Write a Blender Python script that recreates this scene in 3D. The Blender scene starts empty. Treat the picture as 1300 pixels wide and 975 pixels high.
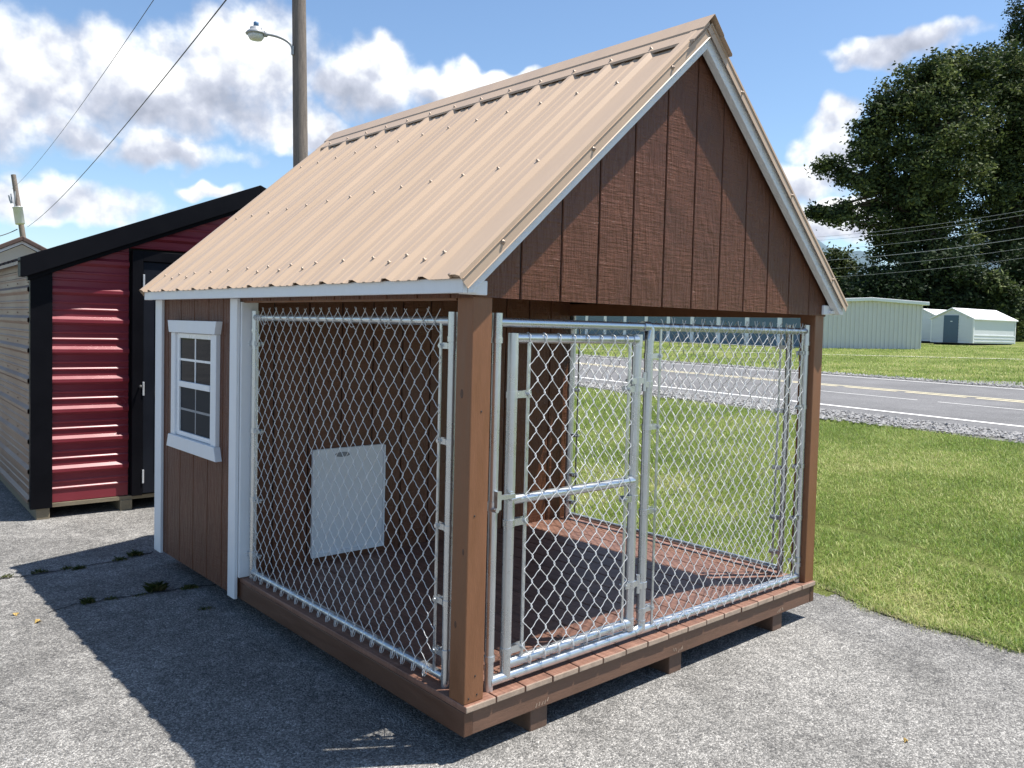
import bpy, math, random
import numpy as np
from mathutils import Vector, Matrix

random.seed(7); RNG = np.random.default_rng(7)
scene = bpy.context.scene
COL = scene.collection

# ------------------------------------------------------------------ camera
CAM = dict(cx=-1.8159, cy=-2.2504, cz=1.5505, yaw=0.7265, pitch=-0.0445, roll=0.0251, f=1056.79, sy=-25.4)
_cy, _sy = math.cos(CAM['yaw']), math.sin(CAM['yaw'])
_cp, _sp = math.cos(CAM['pitch']), math.sin(CAM['pitch'])
FWD = Vector((_sy*_cp, _cy*_cp, _sp))
_r = Vector((_cy, -_sy, 0)); _u = _r.cross(FWD)
_c, _s = math.cos(CAM['roll']), math.sin(CAM['roll'])
RGT = _r*_c + _u*_s
UPV = _r*(-_s) + _u*_c
CPOS = Vector((CAM['cx'], CAM['cy'], CAM['cz']))
def ray(px, py):
    return FWD + RGT*((px-650)/CAM['f']) - UPV*((py-487.5-CAM['sy'])/CAM['f'])
def at(px, py, depth):
    return CPOS + ray(px, py)*depth
cam = bpy.data.cameras.new('camera'); camo = bpy.data.objects.new('camera', cam); COL.objects.link(camo)
cam.sensor_width = 36; cam.lens = CAM['f']/1300*36; cam.shift_y = CAM['sy']/1300
cam.clip_start = .05; cam.clip_end = 8000
camo.matrix_world = Matrix(((RGT.x, UPV.x, -FWD.x, CPOS.x), (RGT.y, UPV.y, -FWD.y, CPOS.y), (RGT.z, UPV.z, -FWD.z, CPOS.z), (0, 0, 0, 1)))
scene.camera = camo
scene.render.resolution_x = 1024; scene.render.resolution_y = 768

# ------------------------------------------------------------------ sun, sky, exposure
SUNV = Vector((.365, -.235, 1.0)).normalized()
sun = bpy.data.lights.new('sun', 'SUN'); sun.energy = 5.0; sun.angle = math.radians(.53); sun.color = (1, .955, .89)
suno = bpy.data.objects.new('sun', sun); COL.objects.link(suno)
suno.rotation_euler = SUNV.to_track_quat('Z', 'Y').to_euler()
scene.view_settings.view_transform = 'Standard'; scene.view_settings.look = 'None'
scene.view_settings.exposure = 0.82; scene.view_settings.gamma = 1; scene.view_settings.use_curve_mapping = False

class NT:
    """tiny node helper"""
    def __init__(s, tree): s.t = tree; s.n = tree.nodes; s.l = tree.links
    def new(s, typ, **kw):
        n = s.n.new(typ)
        for k, v in kw.items(): setattr(n, k, v)
        return n
    def link(s, a, b): s.l.new(a, b)
    def put(s, sock, v):
        if hasattr(v, 'is_output'): s.l.new(v, sock)
        else: sock.default_value = v
    def math(s, op, a, b=0.0, c=None, clamp=False):
        n = s.new('ShaderNodeMath', operation=op, use_clamp=clamp)
        s.put(n.inputs[0], a); s.put(n.inputs[1], b)
        if c is not None: s.put(n.inputs[2], c)
        return n.outputs[0]
    def vmath(s, op, a, b=(0, 0, 0)):
        n = s.new('ShaderNodeVectorMath', operation=op); s.put(n.inputs[0], a); s.put(n.inputs[1], b)
        return n.outputs[0]
    def noise(s, vec, scale, detail=4, rough=.55, dist=0):
        n = s.new('ShaderNodeTexNoise'); s.put(n.inputs['Vector'], vec)
        n.inputs['Scale'].default_value = scale; n.inputs['Detail'].default_value = detail
        n.inputs['Roughness'].default_value = rough; n.inputs['Distortion'].default_value = dist
        return n.outputs['Fac']
    def ramp(s, fac, stops, interp='LINEAR'):
        n = s.new('ShaderNodeValToRGB'); cr = n.color_ramp; cr.interpolation = interp
        while len(cr.elements) < len(stops): cr.elements.new(.5)
        for e, (p, c) in zip(cr.elements, stops):
            e.position = p; e.color = (*c, 1) if len(c) == 3 else c
        s.put(n.inputs['Fac'], fac); return n.outputs['Color']
    def mix(s, fac, a, b, mode='MIX'):
        n = s.new('ShaderNodeMix', data_type='RGBA', blend_type=mode)
        s.put(n.inputs[0], fac)
        for i, v in ((6, a), (7, b)):
            if isinstance(v, tuple) and len(v) == 3: v = (*v, 1)
            s.put(n.inputs[i], v)
        return n.outputs[2]
    def maprange(s, v, a, b, c=0., d=1., smooth=True):
        n = s.new('ShaderNodeMapRange'); n.interpolation_type = 'SMOOTHSTEP' if smooth else 'LINEAR'
        s.put(n.inputs[0], v)
        for i, q in enumerate((a, b, c, d)): n.inputs[i+1].default_value = q
        return n.outputs[0]

world = bpy.data.worlds.new('World'); scene.world = world; world.use_nodes = True
def build_world():
    w = NT(world.node_tree); w.n.clear()
    out = w.new('ShaderNodeOutputWorld'); bg = w.new('ShaderNodeBackground')
    sky = w.new('ShaderNodeTexSky', sky_type='NISHITA', sun_disc=False)
    sky.sun_elevation = math.asin(SUNV.z); sky.sun_rotation = math.atan2(SUNV.x, SUNV.y)
    sky.air_density = 1.0; sky.dust_density = .5; sky.ozone_density = 1.6; sky.altitude = 200
    SK = .086
    tc = w.new('ShaderNodeTexCoord'); v = w.vmath('NORMALIZE', tc.outputs['Generated'])
    sep = w.new('ShaderNodeSeparateXYZ'); w.link(v, sep.inputs[0])
    az = w.math('ARCTAN2', sep.outputs[0], sep.outputs[1]); el = w.math('ARCSINE', sep.outputs[2])
    # clouds: cumulus heaps given as patches of azimuth and elevation, edges broken up by noise
    def azel(px, py):
        d = ray(px, py).normalized(); return math.atan2(d.x, d.y), math.asin(d.z)
    blobs = [(90, 95, 190, 85), (-60, 120, 160, 100), (300, 75, 150, 75), (230, 125, 150, 55), (90, 165, 70, 34), (215, 190, 95, 32), 
             (475, 95, 85, 50), (560, 105, 110, 34), (620, 95, 75, 18), (40, 245, 200, 36), (268, 246, 36, 13), (380, 150, 90, 40),
             (1062, 150, 36, 34), (1060, 200, 46, 60), (1000, 240, 90, 42), (1135, 57, 95, 24), (1060, 290, 140, 26)]
    wv = w.new('ShaderNodeTexNoise'); wv.inputs['Scale'].default_value = 9; wv.inputs['Detail'].default_value = 3; wv.inputs['Roughness'].default_value = .6
    w.link(v, wv.inputs['Vector'])
    wsep = w.new('ShaderNodeSeparateColor'); w.link(wv.outputs['Color'], wsep.inputs[0])
    azw = w.math('MULTIPLY_ADD', w.math('SUBTRACT', wsep.outputs[0], .5), .16, az)
    elw = w.math('MULTIPLY_ADD', w.math('SUBTRACT', wsep.outputs[1], .5), .11, el)
    cb = w.new('ShaderNodeCombineXYZ'); w.link(azw, cb.inputs[0]); w.link(elw, cb.inputs[1])
    near = None; bestv = 0.0
    for (x, y, rx, ry) in blobs:
        a0, e0 = azel(x, y); a1 = abs(azel(x+rx, y)[0]-azel(x-rx, y)[0])/2; e1 = abs(azel(x, y+ry)[1]-azel(x, y-ry)[1])/2
        n = w.new('ShaderNodeVectorMath', operation='MULTIPLY_ADD'); w.link(cb.outputs[0], n.inputs[0])
        n.inputs[1].default_value = (1/a1, 1/e1, 0); n.inputs[2].default_value = (-a0/a1, -e0/e1, 0)
        dt = w.new('ShaderNodeVectorMath', operation='DOT_PRODUCT'); w.link(n.outputs[0], dt.inputs[0]); w.link(n.outputs[0], dt.inputs[1]); d2 = dt.outputs['Value']
        dy = w.new('ShaderNodeVectorMath', operation='DOT_PRODUCT'); w.link(n.outputs[0], dy.inputs[0]); dy.inputs[1].default_value = (0, 1, 0)
        near = d2 if near is None else w.math('MINIMUM', near, d2)
        bestv = w.math('MULTIPLY_ADD', w.math('SUBTRACT', 1.0, d2, clamp=True), dy.outputs['Value'], bestv)
    best = w.math('SUBTRACT', 1.0, near)
    best = w.math('MAXIMUM', best, -1.2)
    # thinner cloud out of view, its cover cut to lower the ambient light
    gen = w.math('MULTIPLY_ADD', w.noise(w.vmath('MULTIPLY', v, (1, 1, 1.7)), 2.6, 1, .5), 5.0, -3.4)
    ac = CAM['yaw']
    daz = w.math('ABSOLUTE', w.math('SUBTRACT', az, ac))
    away = w.math('MAXIMUM', w.maprange(daz, .60, .75), w.maprange(el, .42, .55))
    gen = w.math('SUBTRACT', w.math('MULTIPLY', w.math('ADD', gen, 1.2), away), 1.2)
    base = w.math('MAXIMUM', best, gen)
    f1 = w.noise(v, 14, 5, .6)
    vup = w.vmath('ADD', v, (.012*SUNV.x, .012*SUNV.y, .03))
    f2 = w.noise(vup, 14, 3, .6)
    dens = w.math('MULTIPLY_ADD', w.math('SUBTRACT', f1, .5), 1.7, base)
    mask = w.maprange(dens, -.12, .80)
    low = w.maprange(el, .0, .10, .55, 1.0)
    mask = w.math('MULTIPLY', mask, low)
    relief = w.math('MULTIPLY', w.math('SUBTRACT', f1, f2), 2.2)
    big = w.noise(v, 5.0, 1, .5)
    sh = w.math('ADD', w.math('MULTIPLY_ADD', bestv, .60, .62), relief)
    sh = w.math('ADD', sh, w.math('MULTIPLY', w.math('SUBTRACT', big, .5), 1.5), clamp=True)
    ccol = w.ramp(sh, [(0, (.27, .295, .36)), (.4, (.39, .415, .485)), (.70, (.58, .60, .63)), (1, (.78, .78, .78))])
    skyc = w.vmath('MULTIPLY', sky.outputs[0], (SK*1.02, SK*1.11, SK*1.17))
    gam = skyc
    final = w.mix(mask, gam, ccol)
    w.link(final, bg.inputs['Color']); bg.inputs['Strength'].default_value = 1.0
    w.link(bg.outputs[0], out.inputs['Surface'])
build_world()
world.cycles.sampling_method = 'MANUAL'; world.cycles.sample_map_resolution = 256

# ------------------------------------------------------------------ materials
MATS = {}
def base_mat(name):
    m = bpy.data.materials.new(name); m.use_nodes = True
    n = NT(m.node_tree); b = n.n['Principled BSDF']; MATS[name] = m
    return m, n, b
def coords(n, stretch=(1, 1, 1), rnd=True):
    tc = n.new('ShaderNodeTexCoord'); v = tc.outputs['Object']
    if rnd:
        oi = n.new('ShaderNodeObjectInfo')
        cb = n.new('ShaderNodeCombineXYZ'); r = n.math('MULTIPLY', oi.outputs['Random'], 37.0)
        for i in range(3): n.link(r, cb.inputs[i])
        v = n.vmath('ADD', v, cb.outputs[0])
    return n.vmath('MULTIPLY', v, stretch)
def pmat(name, col, rough=.6, metal=0., var=.18, scale=6, bump=0., bscale=60, stretch=(1, 1, 1), spec=.5, bdist=.002, rvar=.12, rnd=True, tint=None):
    m, n, b = base_mat(name)
    v = coords(n, stretch, rnd)
    f = n.noise(v, scale, 6, .6)
    f2 = n.noise(v, scale*9, 3, .6)
    ff = n.math('ADD', n.math('MULTIPLY', f, .7), n.math('MULTIPLY', f2, .3))
    lo = tuple(c*(1-var*1.6) for c in col); hi = tuple(min(1, c*(1+var*1.6)) for c in col)
    if tint: hi = tint
    c = n.ramp(ff, [(.25, lo), (.75, hi)])
    n.link(c, b.inputs['Base Color'])
    n.link(n.maprange(f, .3, .7, max(.02, rough-rvar), min(1, rough+rvar)), b.inputs['Roughness'])
    b.inputs['Metallic'].default_value = metal; b.inputs['Specular IOR Level'].default_value = spec
    if bump:
        bp = n.new('ShaderNodeBump'); bp.inputs['Strength'].default_value = bump; bp.inputs['Distance'].default_value = bdist
        n.link(n.noise(v, bscale, 4, .6), bp.inputs['Height']); n.link(bp.outputs[0], b.inputs['Normal'])
    return m
def siding_mat(name, col, rough=.42):
    """painted siding pressed with a cedar grain"""
    m, n, b = base_mat(name)
    v = coords(n)
    warp = n.noise(n.vmath('MULTIPLY', v, (5, 5, 1.2)), 3, 2, .5)
    sx = n.new('ShaderNodeSeparateXYZ'); n.link(v, sx.inputs[0])
    h = n.math('ADD', sx.outputs[0], sx.outputs[1])
    arg = n.math('MULTIPLY_ADD', warp, 26.0, n.math('MULTIPLY', h, 55.0))
    rings = n.math('SINE', arg)
    fine = n.noise(n.vmath('MULTIPLY', v, (150, 150, 9)), 1, 5, .7)
    saw = n.noise(n.vmath('MULTIPLY', v, (9, 9, 95)), 1, 3, .6)
    patch = n.noise(v, 5, 3, .5)
    hgt = n.math('ADD', n.math('MULTIPLY', rings, .30), n.math('ADD', n.math('MULTIPLY', fine, 1.5), n.math('MULTIPLY', n.math('MULTIPLY', saw, patch), 1.9)))
    lo = tuple(c*.78 for c in col); hi = tuple(c*1.22 for c in col)
    c = n.ramp(n.math('ADD', n.math('MULTIPLY', patch, .6), n.math('MULTIPLY', fine, .4)), [(.3, lo), (.7, hi)])
    n.link(c, b.inputs['Base Color']); b.inputs['Roughness'].default_value = rough
    b.inputs['Specular IOR Level'].default_value = .36
    bp = n.new('ShaderNodeBump'); bp.inputs['Strength'].default_value = 1.0; bp.inputs['Distance'].default_value = .0055
    n.link(hgt, bp.inputs['Height']); n.link(bp.outputs[0], b.inputs['Normal'])
    return m
siding_mat('siding_brown', (.130, .049, .023), .36)
pmat('brown_paint', (.20, .085, .036), .5, var=.12, scale=4, bump=.35, bscale=30, stretch=(6, 6, 1))
pmat('brown_paint_lengthwise', (.095, .044, .024), .5, var=.15, scale=4, bump=.4, bscale=30, stretch=(6, 1, 6))
pmat('raw_end', (.36, .27, .20), .8, var=.25, scale=20, bump=.4, bscale=90)
pmat('rim_front', (.15, .080, .05), .6, var=.2, scale=5, bump=.4, bscale=40, stretch=(1, 6, 6))
pmat('skid_wood', (.13, .075, .05), .7, var=.3, scale=9, bump=.5, bscale=50)
pmat('white_trim', (.74, .75, .76), .45, var=.035, scale=5, bump=.12, bscale=80, stretch=(3, 3, 1))
pmat('white_rake', (.72, .73, .73), .5, var=.06, scale=7, bump=1.0, bscale=42, stretch=(1, 3, 2), bdist=.006)
pmat('vinyl_white', (.78, .79, .80), .32, var=.02, scale=3)
pmat('door_white', (.70, .71, .73), .4, var=.03, scale=3, bump=.05, bscale=90)
pmat('slot_grey', (.23, .24, .26), .5)
pmat('roof_tan', (.465, .345, .245), .42, var=.06, stretch=(.5, 4, .5), scale=1.3, rvar=.05, spec=.25, rnd=False)
pmat('roof_under', (.16, .10, .06), .8, var=.2, scale=5)
pmat('screw_tan', (.36, .27, .20), .4, metal=.2)
pmat('galvanized', (.58, .605, .62), .29, metal=.86, var=.04, scale=9, rvar=.05)
pmat('wire', (.66, .665, .66), .40, metal=.35, var=.10, scale=40)
pmat('black_trim', (.006, .006, .008), .45, var=.15, scale=4, rvar=.06, spec=.08)
pmat('door_black', (.010, .012, .018), .45, var=.15, scale=3, rvar=.06, spec=.2)
pmat('red_metal', (.22, .030, .042), .32, var=.05, scale=2, rvar=.05)
pmat('tan_metal', (.20, .122, .08), .5, var=.05, scale=2, rvar=.05)
pmat('treated_wood', (.20, .165, .11), .75, var=.25, scale=6, bump=.4, bscale=40, stretch=(1, 5, 5))
pmat('hinge_metal', (.62, .63, .64), .4, metal=.3, var=.05)
pmat('pole_wood', (.19, .155, .13), .85, var=.35, scale=5, bump=.8, bscale=30, stretch=(9, 9, .6), bdist=.012)
pmat('lamp_grey', (.34, .35, .36), .5, metal=.2)
pmat('lamp_lens', (.62, .64, .64), .25, var=.02)
pmat('photocell_blue', (.08, .17, .30), .3)
pmat('cable_dark', (.045, .045, .05), .6)
pmat('cable_bright', (.30, .31, .32), .5, metal=.3)
pmat('grey_steel_wall', (.68, .665, .645), .45, var=.03, scale=1.2)
pmat('white_steel', (.80, .81, .82), .4, var=.03, scale=1.5)
pmat('pale_siding', (.66, .68, .70), .5, var=.03, scale=1.5)
pmat('blue_door', (.07, .12, .175), .45, var=.08, scale=2)
pmat('storage_blue', (.085, .145, .20), .45, var=.06, scale=1)
pmat('dark_gap', (.02, .02, .02), .9)
pmat('beige_wall', (.55, .48, .37), .6, var=.05)
pmat('brown_roof', (.10, .06, .045), .6, var=.1)
pmat('red_sign', (.35, .02, .03), .5)
pmat('rubber_black', (.02, .02, .02), .6)
pmat('dry_leaf', (.42, .28, .08), .7, var=.2, scale=12)
pmat('bark', (.06, .045, .035), .9, var=.3, scale=3)
pmat('hill', (.10, .14, .165), 1.0, var=.2, scale=.02, rnd=False, spec=0)  # bluish tone paints distance haze into the ridge colour

def glass_mat():
    m, n, b = base_mat('glass')
    b.inputs['Base Color'].default_value = (.012, .014, .018, 1); b.inputs['Roughness'].default_value = .03
    b.inputs['Specular IOR Level'].default_value = .28; b.inputs['IOR'].default_value = 1.2
    m2, n2, b2 = base_mat('screened_glass')
    b2.inputs['Base Color'].default_value = (.022, .024, .030, 1); b2.inputs['Roughness'].default_value = .6; b2.inputs['Specular IOR Level'].default_value = .15
glass_mat()

def deck_mat():
    m, n, b = base_mat('deck_stain')
    v = coords(n)
    gr = n.noise(n.vmath('MULTIPLY', v, (60, 2.2, 60)), 1, 5, .65)
    blot = n.noise(v, 7, 4, .6)
    cross = n.noise(n.vmath('MULTIPLY', v, (4, 85, 4)), 1, 3, .6)
    f = n.math('ADD', n.math('MULTIPLY', gr, .45), n.math('ADD', n.math('MULTIPLY', blot, .3), n.math('MULTIPLY', cross, .25)))
    n.link(n.ramp(f, [(.3, (.07, .032, .022)), (.5, (.18, .088, .058)), (.68, (.31, .17, .12))]), b.inputs['Base Color'])
    b.inputs['Roughness'].default_value = .55
    bp = n.new('ShaderNodeBump'); bp.inputs['Strength'].default_value = .6; bp.inputs['Distance'].default_value = .004
    n.link(n.math('ADD', gr, cross), bp.inputs['Height']); n.link(bp.outputs[0], b.inputs['Normal'])
deck_mat()

def asphalt_mat(name, cols, agg=115., fine=320., patchamt=.25, tintscale=.5, bumpd=.006):
    m, n, b = base_mat(name)
    tc = n.new('ShaderNodeTexCoord'); v = tc.outputs['Object']
    vo = n.new('ShaderNodeTexVoronoi'); vo.inputs['Scale'].default_value = agg; n.link(v, vo.inputs['Vector'])
    sc = n.new('ShaderNodeSeparateColor'); n.link(vo.outputs['Color'], sc.inputs[0])
    vo2 = n.new('ShaderNodeTexVoronoi'); vo2.inputs['Scale'].default_value = fine; n.link(v, vo2.inputs['Vector'])
    sc2 = n.new('ShaderNodeSeparateColor'); n.link(vo2.outputs['Color'], sc2.inputs[0])
    mid = n.noise(v, 16, 5, .65)
    f = n.math('ADD', n.math('MULTIPLY', sc.outputs[0], .45), n.math('ADD', n.math('MULTIPLY', sc2.outputs[0], .25), n.math('MULTIPLY', mid, .30)))
    c = n.ramp(f, [(.12, cols[0]), (.40, cols[1]), (.62, cols[2]), (.86, cols[3])])
    pt = n.noise(v, tintscale, 5, .6)
    pt2 = n.noise(v, tintscale*5, 5, .65)
    k = n.maprange(n.math('ADD', n.math('MULTIPLY', pt, .6), n.math('MULTIPLY', pt2, .4)), .32, .68, 1-patchamt, 1+patchamt)
    kc = n.new('ShaderNodeCombineColor')
    for i, g in enumerate((1.0, .985, .96)): n.link(n.math('MULTIPLY', k, g), kc.inputs[i])
    n.link(n.mix(1.0, c, kc.outputs[0], 'MULTIPLY'), b.inputs['Base Color'])
    b.inputs['Roughness'].default_value = .85; b.inputs['Specular IOR Level'].default_value = .35
    bp = n.new('ShaderNodeBump'); bp.inputs['Strength'].default_value = .9; bp.inputs['Distance'].default_value = bumpd
    hh = n.math('ADD', n.math('MULTIPLY', vo.outputs['Distance'], -1.0), n.math('MULTIPLY', sc.outputs[1], .35))
    n.link(hh, bp.inputs['Height']); n.link(bp.outputs[0], b.inputs['Normal'])
asphalt_mat('asphalt', ((.040, .040, .042), (.135, .133, .129), (.240, .235, .226), (.50, .49, .47)), 150., 380., .34, .8)
asphalt_mat('road_asphalt', ((.10, .10, .105), (.13, .13, .135), (.16, .16, .165), (.21, .21, .21)), 60., 160., .22, .25)
pmat('gravel_bed', (.17, .165, .16), .9, var=.6, scale=14, bump=.9, bscale=60, bdist=.02, rnd=False)
pmat('stone', (.27, .265, .26), .8, var=.55, scale=60)
pmat('path_gravel', (.55, .52, .44), .9, var=.15, scale=8, rnd=False)
pmat('line_white', (.78, .77, .74), .7, var=.1, scale=25, rnd=False)
pmat('line_yellow', (.62, .55, .36), .7, var=.12, scale=25, rnd=False)
pmat('crack', (.03, .03, .032), .95)

def grass_ground(name, cols):
    m, n, b = base_mat(name)
    tc = n.new('ShaderNodeTexCoord'); v = tc.outputs['Object']
    a = n.noise(v, .55, 5, .6); bb = n.noise(v, 6, 4, .6); cc = n.noise(v, 45, 4, .7)
    f = n.math('ADD', n.math('MULTIPLY', a, .45), n.math('ADD', n.math('MULTIPLY', bb, .3), n.math('MULTIPLY', cc, .25)))
    n.link(n.ramp(f, [(.32, cols[0]), (.5, cols[1]), (.66, cols[2])]), b.inputs['Base Color'])
    b.inputs['Roughness'].default_value = .9; b.inputs['Specular IOR Level'].default_value = .15
    bp = n.new('ShaderNodeBump'); bp.inputs['Strength'].default_value = 1; bp.inputs['Distance'].default_value = .05
    n.link(n.math('ADD', bb, cc), bp.inputs['Height']); n.link(bp.outputs[0], b.inputs['Normal'])
grass_ground('grass_ground', ((.07, .10, .022), (.15, .185, .045), (.30, .29, .12)))
def blade_mat(name, cols, trans=.35, rough=.55, patch=.55):
    m, n, b = base_mat(name)
    g = n.new('ShaderNodeNewGeometry'); tc = n.new('ShaderNodeTexCoord')
    pa = n.noise(tc.outputs['Object'], patch, 5, .62)
    f = n.math('ADD', n.math('MULTIPLY', g.outputs['Random Per Island'], .75), n.math('MULTIPLY_ADD', pa, 1.9, -.86))
    c = n.ramp(f, [(.1, cols[0]), (.45, cols[1]), (.85, cols[2])])
    n.link(c, b.inputs['Base Color']); b.inputs['Roughness'].default_value = rough; b.inputs['Specular IOR Level'].default_value = .35
    tr = n.new('ShaderNodeBsdfTranslucent'); n.link(c, tr.inputs['Color'])
    mx = n.new('ShaderNodeMixShader'); mx.inputs[0].default_value = trans
    n.link(b.outputs[0], mx.inputs[1]); n.link(tr.outputs[0], mx.inputs[2])
    n.link(mx.outputs[0], n.n['Material Output'].inputs['Surface'])
blade_mat('grass_blade', ((.09, .17, .018), (.25, .38, .05), (.62, .60, .27)))
blade_mat('edge_blade', ((.07, .13, .015), (.17, .26, .04), (.40, .38, .16)), patch=3)
blade_mat('weed_blade', ((.05, .085, .02), (.10, .13, .035), (.24, .20, .08)), .25, patch=3)
blade_mat('leaf', ((.018, .032, .010), (.036, .058, .018), (.16, .19, .065)), .25, .75, .35)
blade_mat('leaf_dark', ((.012, .024, .010), (.022, .040, .014), (.04, .065, .02)), .15, .8, .15)

# ------------------------------------------------------------------ geometry helpers
class MB:
    def __init__(s): s.v = []; s.f = []; s.mi = []; s.sm = []
    def add(s, verts, faces, mi=0, smooth=False):
        o = len(s.v); s.v += [tuple(p) for p in verts]
        s.f += [tuple(i+o for i in f) for f in faces]; s.mi += [mi]*len(faces); s.sm += [smooth]*len(faces)
        return s
    def box(s, x0, x1, y0, y1, z0, z1, mi=0, ends=None):
        v = [(x0, y0, z0), (x1, y0, z0), (x1, y1, z0), (x0, y1, z0), (x0, y0, z1), (x1, y0, z1), (x1, y1, z1), (x0, y1, z1)]
        f = [(0, 3, 2, 1), (4, 5, 6, 7), (0, 1, 5, 4), (1, 2, 6, 5), (2, 3, 7, 6), (3, 0, 4, 7)]
        o = len(s.f); s.add(v, f, mi)
        if ends:
            for k, m in ends.items(): s.mi[o+k] = m
        return s
    def obox(s, c, ax, ay, az, mi=0):
        """box from centre and three half-axis vectors"""
        c, ax, ay, az = Vector(c), Vector(ax), Vector(ay), Vector(az)
        v = [c+ax*i+ay*j+az*k for k in (-1, 1) for i, j in ((-1, -1), (1, -1), (1, 1), (-1, 1))]
        return s.add(v, [(0, 3, 2, 1), (4, 5, 6, 7), (0, 1, 5, 4), (1, 2, 6, 5), (2, 3, 7, 6), (3, 0, 4, 7)], mi)
    def prism(s, poly, axis, a, b, mi=0):
        """extrude a 2-D polygon along axis (0 x,1 y,2 z) from a to b"""
        def P(p, t):
            return (t, p[0], p[1]) if axis == 0 else ((p[0], t, p[1]) if axis == 1 else (p[0], p[1], t))
        n = len(poly)
        v = [P(p, a) for p in poly]+[P(p, b) for p in poly]
        f = [tuple(range(n)), tuple(range(2*n-1, n-1, -1))]+[(i, i+n, (i+1) % n+n, (i+1) % n) for i in range(n)]
        return s.add(v, f, mi)
    def tube(s, pts, r, n=8, caps=True, mi=0, smooth=True):
        pts = [Vector(p) for p in pts]; m = len(pts)
        rs = r if isinstance(r, (list, tuple)) else [r]*m
        prev = None; rings = []
        for i, p in enumerate(pts):
            t = (pts[min(i+1, m-1)]-pts[max(i-1, 0)])
            t = t.normalized() if t.length > 1e-9 else Vector((0, 0, 1))
            if prev is None:
                a = Vector((0, 0, 1)) if abs(t.z) < .9 else Vector((1, 0, 0))
                nx = t.cross(a).normalized()
            else:
                nx = (prev-t*prev.dot(t)); nx = nx.normalized() if nx.length > 1e-6 else t.orthogonal().normalized()
            prev = nx; ny = t.cross(nx)
            rings.append([p+(nx*math.cos(2*math.pi*k/n)+ny*math.sin(2*math.pi*k/n))*rs[i] for k in range(n)])
        v = [q for ring in rings for q in ring]
        f = [(i*n+k, i*n+(k+1) % n, (i+1)*n+(k+1) % n, (i+1)*n+k) for i in range(m-1) for k in range(n)]
        s.add(v, f, mi, smooth)
        if caps: s.add(rings[0], [tuple(range(n-1, -1, -1))], mi); s.add(rings[-1], [tuple(range(n))], mi)
        return s
    def lathe(s, prof, c, n=20, mi=0, axis=None):
        c = Vector(c); q = Vector((0, 0, 1)).rotation_difference(Vector(axis)) if axis else None
        v = []
        for r, z in prof:
            for k in range(n):
                p = Vector((r*math.cos(2*math.pi*k/n), r*math.sin(2*math.pi*k/n), z))
                if q: p = q @ p
                v.append(c+p)
        m = len(prof)
        f = [(i*n+k, i*n+(k+1) % n, (i+1)*n+(k+1) % n, (i+1)*n+k) for i in range(m-1) for k in range(n)]
        f += [tuple(range(n-1, -1, -1)), tuple(range((m-1)*n, m*n))]
        return s.add(v, f, mi, True)
    def mesh(s, name, mats):
        me = bpy.data.meshes.new(name); me.from_pydata(s.v, [], s.f)
        for m in ([mats] if isinstance(mats, str) else mats): me.materials.append(MATS[m])
        me.polygons.foreach_set('material_index', s.mi); me.polygons.foreach_set('use_smooth', s.sm)
        me.update(); return me
    def build(s, name, mats, parent=None, bevel=0, seg=2, solid=0):
        o = bpy.data.objects.new(name, s.mesh(name, mats)); COL.objects.link(o)
        if parent is not None: o.parent = parent
        if solid:
            md = o.modifiers.new('solid', 'SOLIDIFY'); md.thickness = solid; md.offset = -1
        if bevel:
            md = o.modifiers.new('bevel', 'BEVEL'); md.width = bevel; md.segments = seg; md.limit_method = 'ANGLE'; md.angle_limit = math.radians(40)
        return o
def tag(o, label=None, cat=None, group=None, kind=None):
    for k, v in (('label', label), ('category', cat), ('group', group), ('kind', kind)):
        if v: o[k] = v
    return o
def empty(name, loc=(0, 0, 0), rz=0):
    o = bpy.data.objects.new(name, None); COL.objects.link(o); o.location = loc; o.rotation_euler = (0, 0, rz); o.empty_display_size = .2
    return o
def inst(src_mesh, name, loc, parent, rot=None, scale=None):
    o = bpy.data.objects.new(name, src_mesh); COL.objects.link(o); o.location = loc; o.parent = parent
    if rot is not None: o.rotation_euler = rot
    if scale is not None: o.scale = scale
    return o
def np_mesh(name, V, nper, mat):
    """V: (N,nper,3) separate polygons"""
    N = V.shape[0]; me = bpy.data.meshes.new(name)
    me.vertices.add(N*nper); me.vertices.foreach_set('co', V.reshape(-1).astype(np.float32))
    me.loops.add(N*nper); me.loops.foreach_set('vertex_index', np.arange(N*nper, dtype=np.int32))
    me.polygons.add(N); me.polygons.foreach_set('loop_start', np.arange(0, N*nper, nper, dtype=np.int32))
    me.polygons.foreach_set('loop_total', np.full(N, nper, dtype=np.int32))
    me.materials.append(MATS[mat]); me.update(calc_edges=True); me.validate(); return me

# ------------------------------------------------------------------ ground
ROAD_Z = .5
def xedge(y):   # edge of the asphalt lot
    return 2.84+.05*math.sin(y*2.1+.6)+.03*math.sin(y*5.3)+(.07 if y > -.15 else 0)*min(1, max(0, (y+.15)/.3))
def tz(x, y):
    xr = 7.45+.19*y; s = x-.19*y
    x0 = 3.02
    if x <= x0: return -.004
    if xr <= x0+.4: return -.004 if s < 7.45 else ROAD_Z
    if x < xr:
        t = (x-x0)/(xr-x0); t = t*(1.25-.25*t)
        return ROAD_Z*t+.012*math.sin(x*2.3+y*.7)*min(1, (x-x0)*2)*(1-t)
    if s < 17.8: return ROAD_Z
    return ROAD_Z+min(1.6, .0165*(s-17.8))
ss = sorted(set([-400, -150, -60, -25, -10, -4] + [round(-2+.25*i, 3) for i in range(38)] + [7.45, 7.6, 9, 12, 15, 17.6, 17.8, 19, 22, 26, 30, 36, 44, 55, 70, 90, 114, 160, 300, 700, 1800]))
ys = [-400, -150, -60, -25, -12, -8] + [round(-6+.5*i, 3) for i in range(45)] + [17, 19, 22, 26, 32, 40, 60, 90, 140, 250, 600, 1800]
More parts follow.
